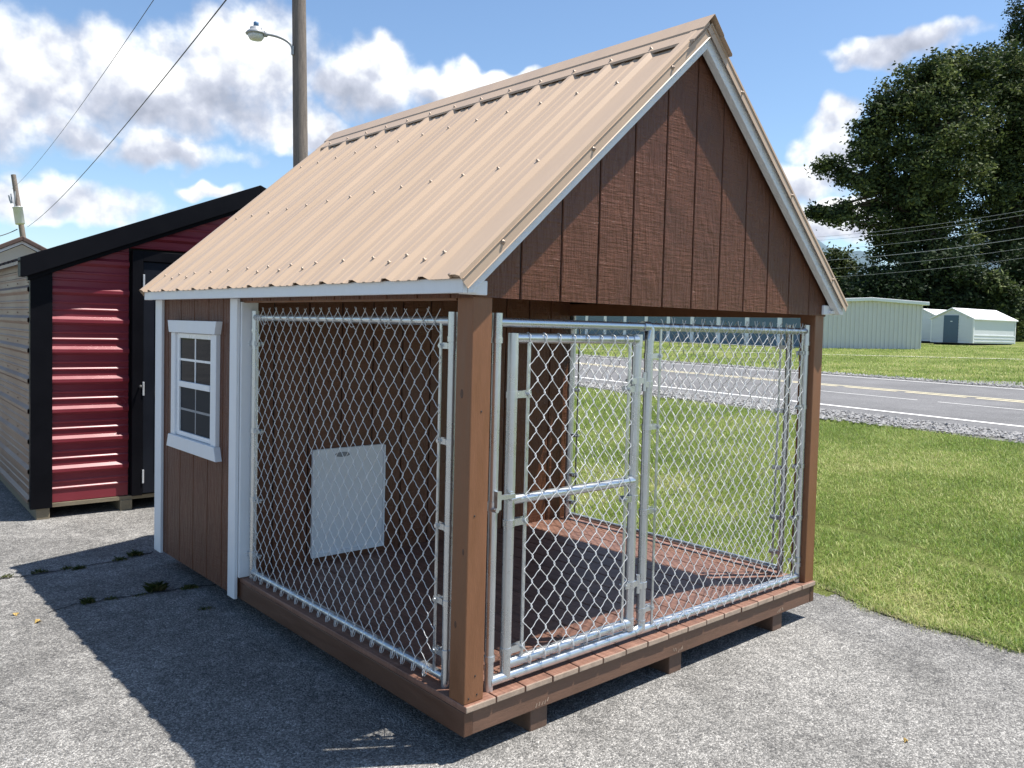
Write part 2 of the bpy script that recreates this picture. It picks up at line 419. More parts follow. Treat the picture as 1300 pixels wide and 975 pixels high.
def ground_sheet():
    m = MB(); v = []
    for y in ys:
        for s in ss:
            x = s+.19*y; v.append((x, y, tz(x, y)))
    n = len(ss)
    f = [(j*n+i, j*n+i+1, (j+1)*n+i+1, (j+1)*n+i) for j in range(len(ys)-1) for i in range(n-1)]
    m.add(v, f, 0, True)
    return tag(m.build('ground', 'grass_ground'), 'green mown grass ground rising past the road', kind='structure')
ground = ground_sheet()
def lot():
    m = MB(); v = []; yy = [-60, -30, -14, -8, -6]+[round(-5+.1*i, 2) for i in range(110)]+[7, 9, 14, 25, 60]
    for y in yy:
        v += [(-70, y, 0), (xedge(y)+.02*math.sin(y*23)+.012*math.sin(y*61), y, 0)]
    m.add(v, [(2*i, 2*i+1, 2*i+3, 2*i+2) for i in range(len(yy)-1)])
    return tag(m.build('asphalt_lot', 'asphalt'), 'weathered grey asphalt lot under the kennel', kind='structure')
asphalt_lot = lot()
def strip(name, s0, s1, z, mat, label, y0=-90, y1=160, parent=None, n=40):
    m = MB(); v = []
    for i in range(n+1):
        y = y0+(y1-y0)*i/n; v += [(s0+.19*y, y, z), (s1+.19*y, y, z)]
    m.add(v, [(2*i, 2*i+1, 2*i+3, 2*i+2) for i in range(n)])
    o = m.build(name, mat, parent)
    if parent is None: tag(o, label, kind='structure')
    return o
road = strip('road', 8.37, 17.45, ROAD_Z+.01, 'road_asphalt', 'grey two lane road with painted lines')
strip('edge_line', 9.09, 9.21, ROAD_Z+.014, 'line_white', '', parent=road)
strip('edge_line', 16.95, 17.05, ROAD_Z+.014, 'line_white', '', parent=road)
strip('centre_line', 13.50, 13.62, ROAD_Z+.014, 'line_yellow', '', parent=road)
y = -60.
while y < 60:
    strip('centre_dash', 13.18, 13.32, ROAD_Z+.014, 'line_yellow', '', y, y+1.15, road, 1); y += 1.32
for y0, y1 in ((3.55, 5.6), (1.6, 3.2), (-1.5, .4)):
    strip('faded_dash', 11.62, 11.67, ROAD_Z+.014, 'line_white', '', y0, y1, road, 1)
sh1 = strip('gravel_shoulder', 7.5, 8.5, ROAD_Z+.004, 'gravel_bed', 'pale gravel shoulder on the kennel side of the road')
sh2 = strip('gravel_shoulder', 17.3, 18.0, ROAD_Z+.005, 'gravel_bed', 'pale gravel shoulder on the far side of the road')
def gravel_drive():
    m = MB(); v = []
    for i in range(25):
        y = 6.5-i*.7; s1 = 18+4.2*min(1, i/7)
        for s in (17.9, s1): v.append((s+.19*y, y, tz(s+.19*y, y)+.012))
    m.add(v, [(2*i, 2*i+1, 2*i+3, 2*i+2) for i in range(24)])
    tag(m.build('gravel_drive', 'gravel_bed'), 'pale gravel apron widening from the far road shoulder', kind='structure')
gravel_drive()
def far_path():
    a = at(1042, 451.5, 36); b = at(1300, 463.5, 33)
    m = MB(); v = []
    d = Vector((b.x-a.x, b.y-a.y, 0)).normalized(); nrm = Vector((-d.y, d.x, 0))
    for k in range(-40, 41):
        p = Vector((a.x, a.y, 0))+d*k*1.0
        for w in (-.16, .16):
            q = p+nrm*w; v.append((q.x, q.y, tz(q.x, q.y)+.02))
    m.add(v, [(2*i, 2*i+1, 2*i+3, 2*i+2) for i in range(80)])
    tag(m.build('path', 'path_gravel'), 'narrow pale track through the far grass', kind='structure')
far_path()
def stones(name, label, s0, s1, n, rmin, rmax, y0, y1, bias=None):
    base = np.array([(1, 0, 0), (-1, 0, 0), (0, 1, 0), (0, -1, 0), (0, 0, 1), (0, 0, -1)], float)
    tri = np.array([(0, 2, 4), (2, 1, 4), (1, 3, 4), (3, 0, 4), (2, 0, 5), (1, 2, 5), (3, 1, 5), (0, 3, 5)])
    y = RNG.uniform(y0, y1, n); s = RNG.uniform(s0, s1, n)
    if bias is not None: s = bias(y, s)
    x = s+.19*y; r = RNG.uniform(rmin, rmax, n)
    z = np.array([tz(a, b) for a, b in zip(x, y)])+.02
    P = base[None]*(r[:, None, None]*RNG.uniform(.55, 1.25, (n, 6, 1)))*np.array([1, 1, .6])
    P = P+RNG.normal(0, .12, (n, 6, 3))*r[:, None, None]
    P = P+np.stack([x, y, z+r*.2], 1)[:, None, :]
    o = bpy.data.objects.new(name, np_mesh(name, P[:, tri].reshape(-1, 3, 3), 3, 'stone')); COL.objects.link(o)
    tag(o, label, 'gravel', kind='stuff')
stones('loose_gravel', 'loose pale stones along the near road shoulder', 7.42, 8.4, 9000, .010, .034, -3, 18, lambda y, s: 7.42+(s-7.42)+.12*np.sin(y*1.7)*(s < 7.7))
stones('loose_gravel', 'loose pale stones along the far road shoulder', 17.45, 18.2, 4000, .014, .045, -3, 26)
stones('loose_gravel', 'loose pale stones on the gravel apron across the road', 17.9, 22, 4000, .016, .05, -4, 4)

def blades(name, label, n, region, h0, h1, w, mat, lean=.5, keep=None):
    x, y = region(n)
    if keep is not None:
        k = keep(x, y); x, y = x[k], y[k]
    n = len(x)
    z = np.array([tz(a, b) for a, b in zip(x, y)])
    h = RNG.uniform(h0, h1, n); a = RNG.uniform(0, 2*np.pi, n); l = RNG.uniform(.15, 1, n)*lean
    d = np.stack([np.cos(a), np.sin(a), 0*a], 1); sd = np.stack([-np.sin(a), np.cos(a), 0*a], 1)
    root = np.stack([x, y, z-.004], 1); ww = RNG.uniform(.6, 1.3, n)*w
    mid = root+d*(h*l*.35)[:, None]+np.array([0, 0, 1])*(h*.5)[:, None]
    tip = root+d*(h*l)[:, None]+np.array([0, 0, 1])*(h*(1-.25*l))[:, None]
    V = np.stack([root, mid+sd*ww[:, None], tip, mid-sd*ww[:, None]], 1)
    o = bpy.data.objects.new(name, np_mesh(name, V, 4, mat)); COL.objects.link(o)
    return tag(o, label, 'grass', kind='stuff')
def lawn_region(n):
    # more blades close to the camera
    y = -3.2+15.5*RNG.random(n)**1.25; t = RNG.random(n)**1.35
    x = 2.62+(7.5+.19*y-2.62)*t
    return x, y
def lawn_keep(x, y):
    e = np.array([xedge(b) for b in y])+.03*np.sin(y*17)+RNG.normal(0, .02, len(y))
    mow = np.abs(x-(3.93+.10*(y-.2)+.05*np.sin(y*3)))
    k = x > e-.03
    k &= ~((mow < .035+.03*np.sin(y*4.1)*np.sin(y*1.7)) & (RNG.random(len(x)) < .9))
    k &= ~((x < 2.5) & (y > -.2))
    return k
blades('lawn_grass', 'short mown lawn grass between the lot and the road', 480000, lawn_region, .016, .055, .0016, 'grass_blade', 1.4, lawn_keep)
def edge_region(n):
    y = -3+8*RNG.random(n); x = np.array([xedge(b) for b in y])+RNG.normal(.03, .05, n); return x, y
blades('edge_grass', 'longer grass fringe overhanging the asphalt edge', 15000, edge_region, .02, .065, .0014, 'edge_blade', 1.3)
def far_region(n):
    y = -14+70*RNG.random(n); s = 17.9+34*RNG.random(n)**1.3; return s+.19*y, y
blades('field_grass', 'mown grass field beyond the road', 140000, far_region, .05, .09, .009, 'grass_blade', 1.0)

pmat('soil_shade', (.085, .08, .04), .95, var=.4, scale=20, bump=.8, bscale=60, bdist=.01, rnd=False)  # dark earth tone also paints the shadow line at the grass edge
def soil_shade(name, line, half, label):
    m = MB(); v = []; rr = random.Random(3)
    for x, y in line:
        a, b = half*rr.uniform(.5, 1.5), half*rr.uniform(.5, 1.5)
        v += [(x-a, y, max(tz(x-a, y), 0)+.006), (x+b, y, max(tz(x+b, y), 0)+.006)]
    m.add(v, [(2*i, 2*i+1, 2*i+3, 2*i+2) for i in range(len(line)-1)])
    tag(m.build(name, 'soil_shade'), label, kind='structure')
soil_shade('soil_shade_edge', [(xedge(-5+.05*i)+.015, -5+.05*i) for i in range(220)], .03, 'dark earth line with painted shadow along the asphalt edge')
def grit():
    n = 1600; base = np.array([(1, 0, 0), (-1, 0, 0), (0, 1, 0), (0, -1, 0), (0, 0, 1), (0, 0, -1)], float)
    tri = np.array([(0, 2, 4), (2, 1, 4), (1, 3, 4), (3, 0, 4), (2, 0, 5), (1, 2, 5), (3, 1, 5), (0, 3, 5)])
    x = RNG.uniform(-2.2, 2.9, n); y = RNG.uniform(-1.8, 4.5, n); x[:500] = 2.85-np.abs(RNG.normal(0, .22, 500)); y[:500] = RNG.uniform(-2.5, .6, 500)
    k = ~((x > -.1) & (x < 2.5) & (y > -.05) & (y < 3.2)); x, y = x[k], y[k]; n = len(x); r = RNG.uniform(.0022, .0065, n)
    P = base[None]*(r[:, None, None]*RNG.uniform(.55, 1.25, (n, 6, 1)))*np.array([1, 1, .7])+np.stack([x, y, r*.45], 1)[:, None, :]
    o = bpy.data.objects.new('loose_grit', np_mesh('loose_grit', P[:, tri].reshape(-1, 3, 3), 3, 'stone')); COL.objects.link(o)
    tag(o, 'tiny loose grit scattered over the asphalt lot', 'grit', kind='stuff')
grit()
# cracks with weeds on the lot
def hitz(px, py, z=0):
    d = ray(px, py); t = (z-CPOS.z)/d.z; return CPOS+d*t
def crack(pts, seed):
    rr = random.Random(seed); m = MB(); P = [hitz(*p) for p in pts]; v = []
    line = []
    for a, b in zip(P[:-1], P[1:]):
        for k in range(10): line.append(a.lerp(b, k/10)+Vector((rr.uniform(-.012, .012), rr.uniform(-.012, .012), 0)))
    for i, p in enumerate(line):
        w = rr.uniform(.003, .009); v += [(p.x-w*.3, p.y-w, .004), (p.x+w*.3, p.y+w, .004)]
    m.add(v, [(2*i, 2*i+1, 2*i+3, 2*i+2) for i in range(len(line)-1)])
    m.build('crack', 'crack', asphalt_lot)
    return line
L1 = crack([(-20, 737), (30, 732), (90, 722), (150, 712), (200, 700)], 1)
L2 = crack([(60, 778), (105, 765), (150, 760), (200, 752), (250, 745), (300, 741)], 2)
def tuft(px, py, n, h, spread, label, seed):
    c = hitz(px, py); rr = np.random.default_rng(seed)
    d = Vector((L2[-1].x-L2[0].x, L2[-1].y-L2[0].y, 0)).normalized()
    t = np.clip(rr.normal(0, spread, n), -1.3*spread, 1.3*spread); u = rr.normal(0, .012, n)
    x = t*d.x-u*d.y; y = t*d.y+u*d.x
    hh = h*rr.uniform(.4, 1.1, n)*np.exp(-(t/spread)**2*.35); a = rr.uniform(0, 2*np.pi, n); l = rr.uniform(.3, 1.3, n)
    D = np.stack([np.cos(a), np.sin(a), 0*a], 1); S = np.stack([-np.sin(a), np.cos(a), 0*a], 1); root = np.stack([x, y, 0*x-.003], 1); w = rr.uniform(.0012, .003, n)[:, None]
    mid = root+D*(hh*l*.4)[:, None]+np.array([0, 0, 1])*(hh*.65)[:, None]
    tip = root+D*(hh*l)[:, None]+np.array([0, 0, 1])*(hh*.85)[:, None]
    V = np.stack([root-S*w, root+S*w, mid+S*w*.8, tip, mid-S*w*.8], 1)
    o = bpy.data.objects.new('weed_tuft', np_mesh('weed_tuft', V, 5, 'weed_blade')); COL.objects.link(o); o.location = (c.x, c.y, 0)
    tag(o, label, 'weed', 'weeds growing in the asphalt cracks')
WL = ['leafy weed tuft in the asphalt crack nearest the kennel rear corner trim', 'weed tuft in the upper crack beside the leafy rear tuft', 'thin weed tuft midway along the upper asphalt crack', 'sparse weed tuft midway along the upper asphalt crack', 'flat weed tuft near the shadow corner on the upper crack', 'weed tuft at the sunlit shadow corner of the upper crack', 'largest weed tuft, on the lower asphalt crack', 'spiky weed tuft at the outer end of the lower crack', 'tiny weed tuft beside the spiky outer tuft', 'low weed tuft in the lower crack under the house wall', 'tiny weed tuft beside the largest tuft on the lower crack', 'faint weed tuft on shaded asphalt below the lower crack']
for i, (px, py, n, h, sp) in enumerate([(172, 705, 150, .07, .05), (152, 711, 90, .05, .05), (100, 722, 110, .045, .05), (85, 722, 60, .04, .04), (50, 727, 100, .045, .06), (8, 733, 60, .04, .05), (198, 750, 240, .10, .05), (112, 765, 120, .06, .035), (140, 761, 60, .035, .04), (240, 747, 150, .05, .06), (178, 756, 40, .03, .05), (262, 773, 70, .03, .05)]):
    tuft(px, py, n, h*.62, min(.032, sp*.6), WL[i], 40+i)
def dry_leaf(px, py, s, rz):
    c = hitz(px, py); m = MB(); pts = []
    for k in range(12):
        a = 2*math.pi*k/12; r = s*(1+.35*math.cos(5*a)); pts.append((r*math.cos(a), r*.7*math.sin(a), .006+.006*math.sin(2*a)))
    m.add([(0, 0, .012)]+pts, [(0, 1+k, 1+(k+1) % 12) for k in range(12)])
    o = m.build('dry_leaf', 'dry_leaf', solid=.0012); o.location = (c.x, c.y, 0.001); o.rotation_euler = (0, 0, rz)
    tag(o, 'dry tan leaf lying on sunlit asphalt', 'leaf', 'dry leaves on the asphalt')
for px, py, s, r in ((48, 790, .02, 1), (20, 781, .016, 2), (1150, 942, .012, .4)): dry_leaf(px, py, s, r)

# ------------------------------------------------------------------ dog kennel
W, L = 2.44, 3.08
YH = 1.90                       # front of the sleeping house
ZR, ZF, ZD = .09, .179, .204    # skid top, rim top, deck top
XC = W/2; SL = .88; ZTOP = 2.872
def R(x): return ZTOP-SL*abs(x-XC)
K = empty('dog_kennel')
tag(K, 'brown dog kennel with tan metal roof, white trim and chain link run', 'dog kennel')

for x in (.34, 1.195, 2.06):
    MB().box(x, x+.09, .018, L-.02, -.005, ZR, ends={2: 1}).build('skid', ['skid_wood', 'skid_wood'], K, bevel=.004)
fr = MB().box(0, .038, 0, L, ZR, ZF).build('deck_frame', 'brown_paint_lengthwise', K, bevel=.003)
MB().box(W-.038, W, 0, L, ZR, ZF).build('rim_joist', 'brown_paint_lengthwise', fr, bevel=.003)
MB().box(.0385, W-.0385, .002, .038, ZR, ZF-.0005).build('rim_joist', 'rim_front', fr, bevel=.003)
MB().box(.0385, W-.0385, L-.04, L-.002, ZR, ZF-.0005).build('rim_joist', 'rim_front', fr, bevel=.003)
for k in range(5):
    y = .45+.5*k; MB().box(.04, W-.04, y, y+.038, ZR+.001, ZF-.001).build('joist', 'skid_wood', fr)
bw = (W-16*.005)/17
def deck_mesh(w):
    m = MB().box(0, w, 0, YH+.012, 0, ZD-ZF, ends={2: 1, 4: 1}); me = m.mesh('deck_board', ['deck_stain', 'raw_end'])
    return me
dm = deck_mesh(bw)
for k in range(17):
    o = inst(dm, 'deck_board', (k*(bw+.005), -.009+random.uniform(-.002, .002), ZF+random.uniform(0, .0012)), K)
    md = o.modifiers.new('bevel', 'BEVEL'); md.width = .004; md.segments = 2
# posts
POST = [(.0015, .0905, .006, .095), (W-.0905, W-.0015, .006, .095)]
for x0, x1, y0, y1 in POST:
    MB().box(x0, x1, y0, y1, ZD, 1.662).build('corner_post', 'brown_paint', K, bevel=.004)
nailm = MB().lathe([(.0, 0), (.0035, .0), (.0035, .0016), (0, .0022)], (0, 0, 0), 8, axis=(0, -1, 0)).mesh('nail', 'dark_gap')
for x, z in ((.022, .224), (.06, .23), (.05, .30), (.03, .88), (.05, 1.25)): inst(nailm, 'nail', (x, .0062, z), K)

chip = MB().add([(0, 0, 0), (.004, -.0005, .001), (.006, 0, .016), (.002, -.0006, .018)], [(0, 1, 2, 3)]).mesh('paint_chip', 'raw_end')
for x0 in (.34, 1.195, 2.06):
    for k in range(5):
        inst(chip, 'paint_chip', (x0+.012+k*.014+random.uniform(-.004, .004), .0012, ZR+.006+random.uniform(0, .012)), fr, (0, random.uniform(-.7, .7), 0))
knot = MB().lathe([(0, .0006), (.004, .0008), (.007, .0003), (.010, .0009), (.013, 0)], (0, 0, 0), 14, axis=(-1, 0, 0)).mesh('knot', 'brown_paint_lengthwise')
for y, z, sc in ((.058, 1.31, 1.), (.03, .75, .7), (.065, .48, .8)):
    o = inst(knot, 'knot', (.0016, y, z), K); o.scale = (1, sc*.7, sc*1.3)
# siding helper: planks with grooves between, clipped to a polygon top
def plank_row(parent, edges, axis, face, back, zb, ztop, name='siding_plank', mat='siding_brown'):
    """edges: plank boundaries along the wall; axis 0 = wall runs along x (normal y), 1 = runs along y (normal x); ztop(u)->z or float"""
    G = .0035
    d = 1 if back > face else -1
    for a, b in zip(edges[:-1], edges[1:]):
        us = [a+G, b-G]; zt = ztop if callable(ztop) else (lambda u: ztop)
        if callable(ztop) and a < XC < b: us = [a+G, XC, b-G]
        ch = .003
        outer = [(us[0], zb)]+[(us[-1], zb)]+[(u, zt(u)) for u in reversed(us)]
        if min(q[1] for q in outer[2:])-zb < .004:
            continue
        m = MB()
        cx = sum(p[0] for p in outer)/len(outer)
        inner = [(u+(ch if u < cx else -ch if u > cx else 0), z) for u, z in outer]
        n = len(outer)
        def P(p, w): return (p[0], w, p[1]) if axis == 0 else (w, p[0], p[1])
        v = [P(p, face) for p in inner]+[P(p, face+d*ch) for p in outer]+[P(p, back) for p in outer]
        f = [tuple(range(n))]+[(i, (i+1) % n, (i+1) % n+n, i+n) for i in range(n)]+[(i+n, (i+1) % n+n, (i+1) % n+2*n, i+2*n) for i in range(n)]+[tuple(range(3*n-1, 2*n-1, -1))]
        m.add(v, f); o = m.build(name, mat, parent)
        import bmesh
        bm = bmesh.new(); bm.from_mesh(o.data); bmesh.ops.recalc_face_normals(bm, faces=bm.faces); bm.to_mesh(o.data); bm.free()
# front gable
GB = 1.652
gw = MB().prism([(.0, GB+.003), (W, GB+.003), (W, R(W)-.03), (XC, ZTOP-.03), (.0, R(0)-.03)], 1, .0075, .02).build('gable_wall', 'dark_gap', K)
edges = [.0]+[.217+.2045*k for k in range(11)]+[W]
plank_row(gw, edges, 0, 0.0, .0072, GB, lambda u: R(u)-.032)
gr = MB().prism([(.0, 1.6), (W, 1.6), (W, R(W)-.03), (XC, ZTOP-.03), (.0, R(0)-.03)], 1, L-.02, L-.0075).build('gable_wall', 'dark_gap', K)
plank_row(gr, [.0]+[.2+.2045*k for k in range(11)]+[W], 0, L, L-.0072, .10, lambda u: R(u)-.032)
MB().box(.1, W-.1, .022, .06, GB+.005, GB+.10).build('header', 'brown_paint', K)
# side headers over the runs
for sx, xx in ((-1, 0.0), (1, W)):
    h = MB().box(min(xx, xx-sx*.03), max(xx, xx-sx*.03), .10, YH, 1.64, 1.72).build('header', 'brown_paint', K)
    plank_row(h, [.0]+[.12+.2045*k for k in range(9)]+[YH], 1, xx+sx*.012, xx+sx*.0005, 1.648, 1.715)
# house side walls
wl = MB().box(.001, .02, YH, L-.021, .12, 1.70).build('house_wall', 'dark_gap', K)
sedge = [YH+.005, 1.985+.0, 2.111+.0, 2.313, 2.522, 2.731, 2.938, L]
plank_row(wl, sedge, 1, -.012, .0008, .100, 1.70)
wr = MB().box(W-.02, W-.001, YH, L-.021, .12, 1.70).build('house_wall', 'dark_gap', K)
plank_row(wr, sedge, 1, W+.012, W-.0008, .100, 1.70)
# wall between run and house
wf = MB().box(.022, W-.022, YH+.010, YH+.03, ZD-.02, R(.03)-.03).build('house_wall', 'dark_gap', K)
plank_row(wf, [.022]+[.18+.2045*k for k in range(11)]+[W-.022], 0, YH, YH+.009, ZD, lambda u: min(R(u)-.035, 2.7))
# white corner trim
def trim(x0, x1, y0, y1, z0, z1, name='corner_trim', mat='white_trim', b=.003): return MB().box(x0, x1, y0, y1, z0, z1).build(name, mat, K, bevel=b)
trim(-.031, -.0125, YH-.004, YH+.085, .092, 1.662)
trim(-.012, .078, YH-.0205, YH-.0005, ZD+.002, 1.645)
trim(-.031, -.0125, L-.075, L+.0185, .092, 1.662)
trim(-.031, .06, L+.019, L+.037, .092, 1.662)
trim(W+.0125, W+.031, YH-.004, YH+.085, .092, 1.662)
trim(W+.0125, W+.031, L-.075, L+.0185, .092, 1.662)
# fascia and rake
FX = -.092
for sx in (-1, 1):
    x0 = FX if sx < 0 else W-FX-.02
    trim(x0, x0+.02, -.054, L+.055, 1.660, R(FX)-.006, 'fascia')
    xa, xb = (FX+.021, -.0005) if sx < 0 else (W+.0005, W-FX-.021)
    MB().box(xa, xb, -.034, L+.035, 1.664, 1.68).build('soffit', 'white_trim', K)
    xa, xb = (FX+.021, .047) if sx < 0 else (W-.047, W-FX-.021)
    trim(xa, xb, -.0165, -.0015, 1.658, 1.708, 'eave_block')
for yf, yb in ((-.056, -.0185), (L+.019, L+.056)):
    for sx in (-1, 1):
        X = lambda u: XC+sx*(XC-u)          # mirror
        u0 = FX+.0215
        poly = [(X(XC), ZTOP-.100), (X(-.052), 1.660), (X(u0), 1.660), (X(u0), R(u0)-.012), (X(XC), ZTOP-.012)]
        o = MB().prism(poly, 1, yf, yb).build('rake_board', 'white_rake', K, bevel=.003)
# roof: sheathing, ribbed sheets, ridge cap, rake trim, screws
rf = None
UE = -.104                               # lower edge of the metal
for sx in (-1, 1):
    X = lambda u: XC+sx*(XC-u)
    t = .014
    poly = [(X(XC), ZTOP-.014), (X(FX+.004), R(FX+.004)-.014), (X(FX+.004), R(FX+.004)-.005), (X(XC), ZTOP-.005)]
    o = MB().prism(poly, 1, -.05, L+.05).build('roof_deck', 'roof_under', K)
    # ribbed sheet: profile across y, straight down the slope
    ribs = [-.075+.2365*k+.0 for k in range(14)]
    ribs = [.160+.2365*k for k in range(13)]
    prof = [(-.072, 0)]
    for ry in ribs:
        if ry > L+.03: break
        prof += [(ry-.036, 0), (ry-.013, .015), (ry+.013, .015), (ry+.036, 0)]
        for q in (.083, .152):
            if ry+q+.02 < L+.06: prof += [(ry+q-.014, 0), (ry+q-.006, .0035), (ry+q+.006, .0035), (ry+q+.014, 0)]
    prof.append((L+.072, 0))
    nrm = Vector((sx*SL, 0, 1)).normalized()
    v = []
    for u in (UE, XC-.003):
        b = Vector((X(u), 0, R(u)))
        v += [b+nrm*h+Vector((0, y, 0)) for y, h in prof]
    n = len(prof)
    f = [((i, i+1, n+i+1, n+i) if sx < 0 else (i, n+i, n+i+1, i+1)) for i in range(n-1)]
    sh = MB().add(v, f).build('roof_sheet', 'roof_tan', K, solid=.0012)
    if sx < 0: rf = sh
    # screws
    scm = bpy.data.meshes.get('screw') or MB().lathe([(.0095, 0), (.0095, .0015), (.0055, .002), (.0055, .008), (.003, .0095)], (0, 0, 0), 8).mesh('screw', 'screw_tan')
    rot = Vector((0, 0, 1)).rotation_difference(nrm).to_euler()
    for ry in ribs:
        if ry > L: continue
        for u, dy, h in ((.0, .0, .015), (.445, .0, .015), (.895, 0., .015)) + (((-.012, .118, 0.001),) if int(ry*10) % 2 else ()):
            p = Vector((X(u), ry+dy, R(u)))+nrm*(h+.0008)
            inst(scm, 'screw', p, sh, rot)
    # rake trims front and back: a flat over the sheet edge and a drop in front of the white board
    for yo, yi, s in ((-.066, -.006, 1), (L+.066, L+.006, -1)):
        yk = yo-.003*s; P = []
        for u in (UE-.004, XC):
            b = Vector((X(u), 0, R(u)))
            P.append([b+nrm*.0028+Vector((0, yi, 0)), b+nrm*.022+Vector((0, yi-.012*s, 0)), b+nrm*.022+Vector((0, yo+.018*s, 0)), b+nrm*.016+Vector((0, yo, 0)), b-nrm*.035+Vector((0, yk, 0)), b-nrm*.038+Vector((0, yk-.003*s, 0))])
        n = 6; v = P[0]+P[1]
        f = [(i, i+1, n+i+1, n+i) for i in range(n-1)]
        MB().add(v, f).build('rake_trim', 'roof_tan', sh, solid=.0014)
        for u in (.06, .50, .96):
            p = Vector((X(u), yk+.001*s, R(u)))-nrm*.012
            inst(scm, 'screw', p, sh, (math.radians(90)*s, 0, 0))
    # open rib end at the eave corner
    b = Vector((X(UE+.006), -.030, R(UE+.006)))+nrm*.010
    dn = Vector((sx*1, 0, -SL)).normalized()
    MB().obox(b, Vector((0, .036, 0)), dn*.004, nrm*.007).build('rib_closure', 'screw_tan', sh)
# ridge cap
capp = []
for sx in (-1, 1):
    X = lambda u: XC+sx*(XC-u)
nl = Vector((-SL, 0, 1)).normalized()
def capprof():
    pts = []
    for sx, us in ((-1, (.130, .125, .060, .055, .0)), (1, (.0, .055, .060, .125, .130))):
        nn = Vector((sx*SL, 0, 1)).normalized()
        for u in us:
            b = Vector((XC+sx*u, 0, ZTOP-SL*u))
            h = {.130: .010, .125: .0175, .060: .0185, .055: .024, .0: .030}[u]
            if u == 0:
                if sx < 0: pts.append((XC, ZTOP+.040))
                continue
            q = b+nn*h; pts.append((q.x, q.z))
    return pts
cp = capprof(); v = []
for y in (-.088, L+.085): v += [(x, y, z) for x, z in cp]
n = len(cp)
MB().add(v, [(i, n+i, n+i+1, i+1) for i in range(n-1)]).build('ridge_cap', 'roof_tan', rf, solid=.0014)
scm = bpy.data.meshes['screw']
for k in range(13):
    ry = .160+.2365*k
    if ry < L: 
        for sx in (-1, 1):
            nn = Vector((sx*SL, 0, 1)).normalized(); b = Vector((XC+sx*.105, ry, ZTOP-SL*.105))+nn*.0185
            inst(scm, 'screw', b, rf, Vector((0, 0, 1)).rotation_difference(nn).to_euler())

# window in the house side
XW = -.0125
def quadprism(poly, x0, x1, name, mat, parent, b=.002):
    return MB().prism(poly, 0, x0, x1).build(name, mat, parent, bevel=b)
win = MB().box(XW-.024, XW+.002, 2.150, 2.215, .862, 1.468).build('window', 'white_trim', K, bevel=.003)
MB().box(XW-.024, XW+.002, 2.760, 2.825, .862, 1.468).build('side_casing', 'white_trim', win, bevel=.003)
quadprism([(2.145, 1.469), (2.83, 1.469), (2.852, 1.540), (2.123, 1.540)], XW-.036, XW+.002, 'head_casing', 'white_trim', win)
quadprism([(2.115, .785), (2.86, .785), (2.832, .861), (2.143, .861)], XW-.036, XW+.002, 'sill', 'white_trim', win)
fm = MB()
fm.box(XW-.012, XW+.002, 2.216, 2.255, .864, 1.466); fm.box(XW-.012, XW+.002, 2.72, 2.759, .864, 1.466)
fm.box(XW-.0125, XW+.002, 2.2555, 2.7195, 1.438, 1.466); fm.box(XW-.0125, XW+.002, 2.2555, 2.7195, .864, .890)
fm.build('sash', 'vinyl_white', win, bevel=.002)
MB().box(XW-.018, XW+.002, 2.2555, 2.7195, 1.152, 1.186).build('meeting_rail', 'vinyl_white', win, bevel=.002)
for z0, z1, mat, xg, mm in ((1.1865, 1.4375, 'glass', XW-.001, 'vinyl_white'), (.8905, 1.1515, 'screened_glass', XW+.0005, 'slot_grey')):
    zm, ym = (z0+z1)/2, 2.4875
    for ya, yb in ((2.2555, ym-.007), (ym+.007, 2.7195)):
        for za, zb in ((z0, zm-.007), (zm+.007, z1)):
            o = MB().box(xg-.003, xg+.001, ya, yb, za, zb).build('pane', mat, win)
    xo = .0062 if mat == 'glass' else .0040
    MB().box(xg-xo, xg+.001, ym-.0065, ym+.0065, z0, z1).box(xg-xo-.0004, xg+.0005, 2.256, ym-.0066, zm-.0065, zm+.0065).box(xg-xo-.0004, xg+.0005, ym+.0066, 2.719, zm-.0065, zm+.0065).build('muntin', mm, win)

# dog door
dd = MB().box(.405, .87, YH-.018, YH-.0005, .24, .844).build('dog_door', 'door_white', K, bevel=.003)
MB().box(.405-.004, .87+.004, YH-.026, YH-.0185, .24, .262).build('door_rail', 'door_white', dd, bevel=.002)
MB().box(.405-.004, .412, YH-.026, YH-.0185, .263, .840).build('door_rail', 'door_white', dd, bevel=.002)
MB().box(.863, .874, YH-.026, YH-.0185, .263, .840).build('door_rail', 'door_white', dd, bevel=.002)
hp = [(.59+.05*math.cos(a)*(1 if abs(math.cos(a)) < .3 else 1)+(.025 if math.cos(a) > 0 else -.025)*0, .806+.014*math.sin(a)) for a in [2*math.pi*k/18 for k in range(18)]]
MB().prism(hp, 1, YH-.0205, YH-.0175).build('hand_slot', 'slot_grey', dd)

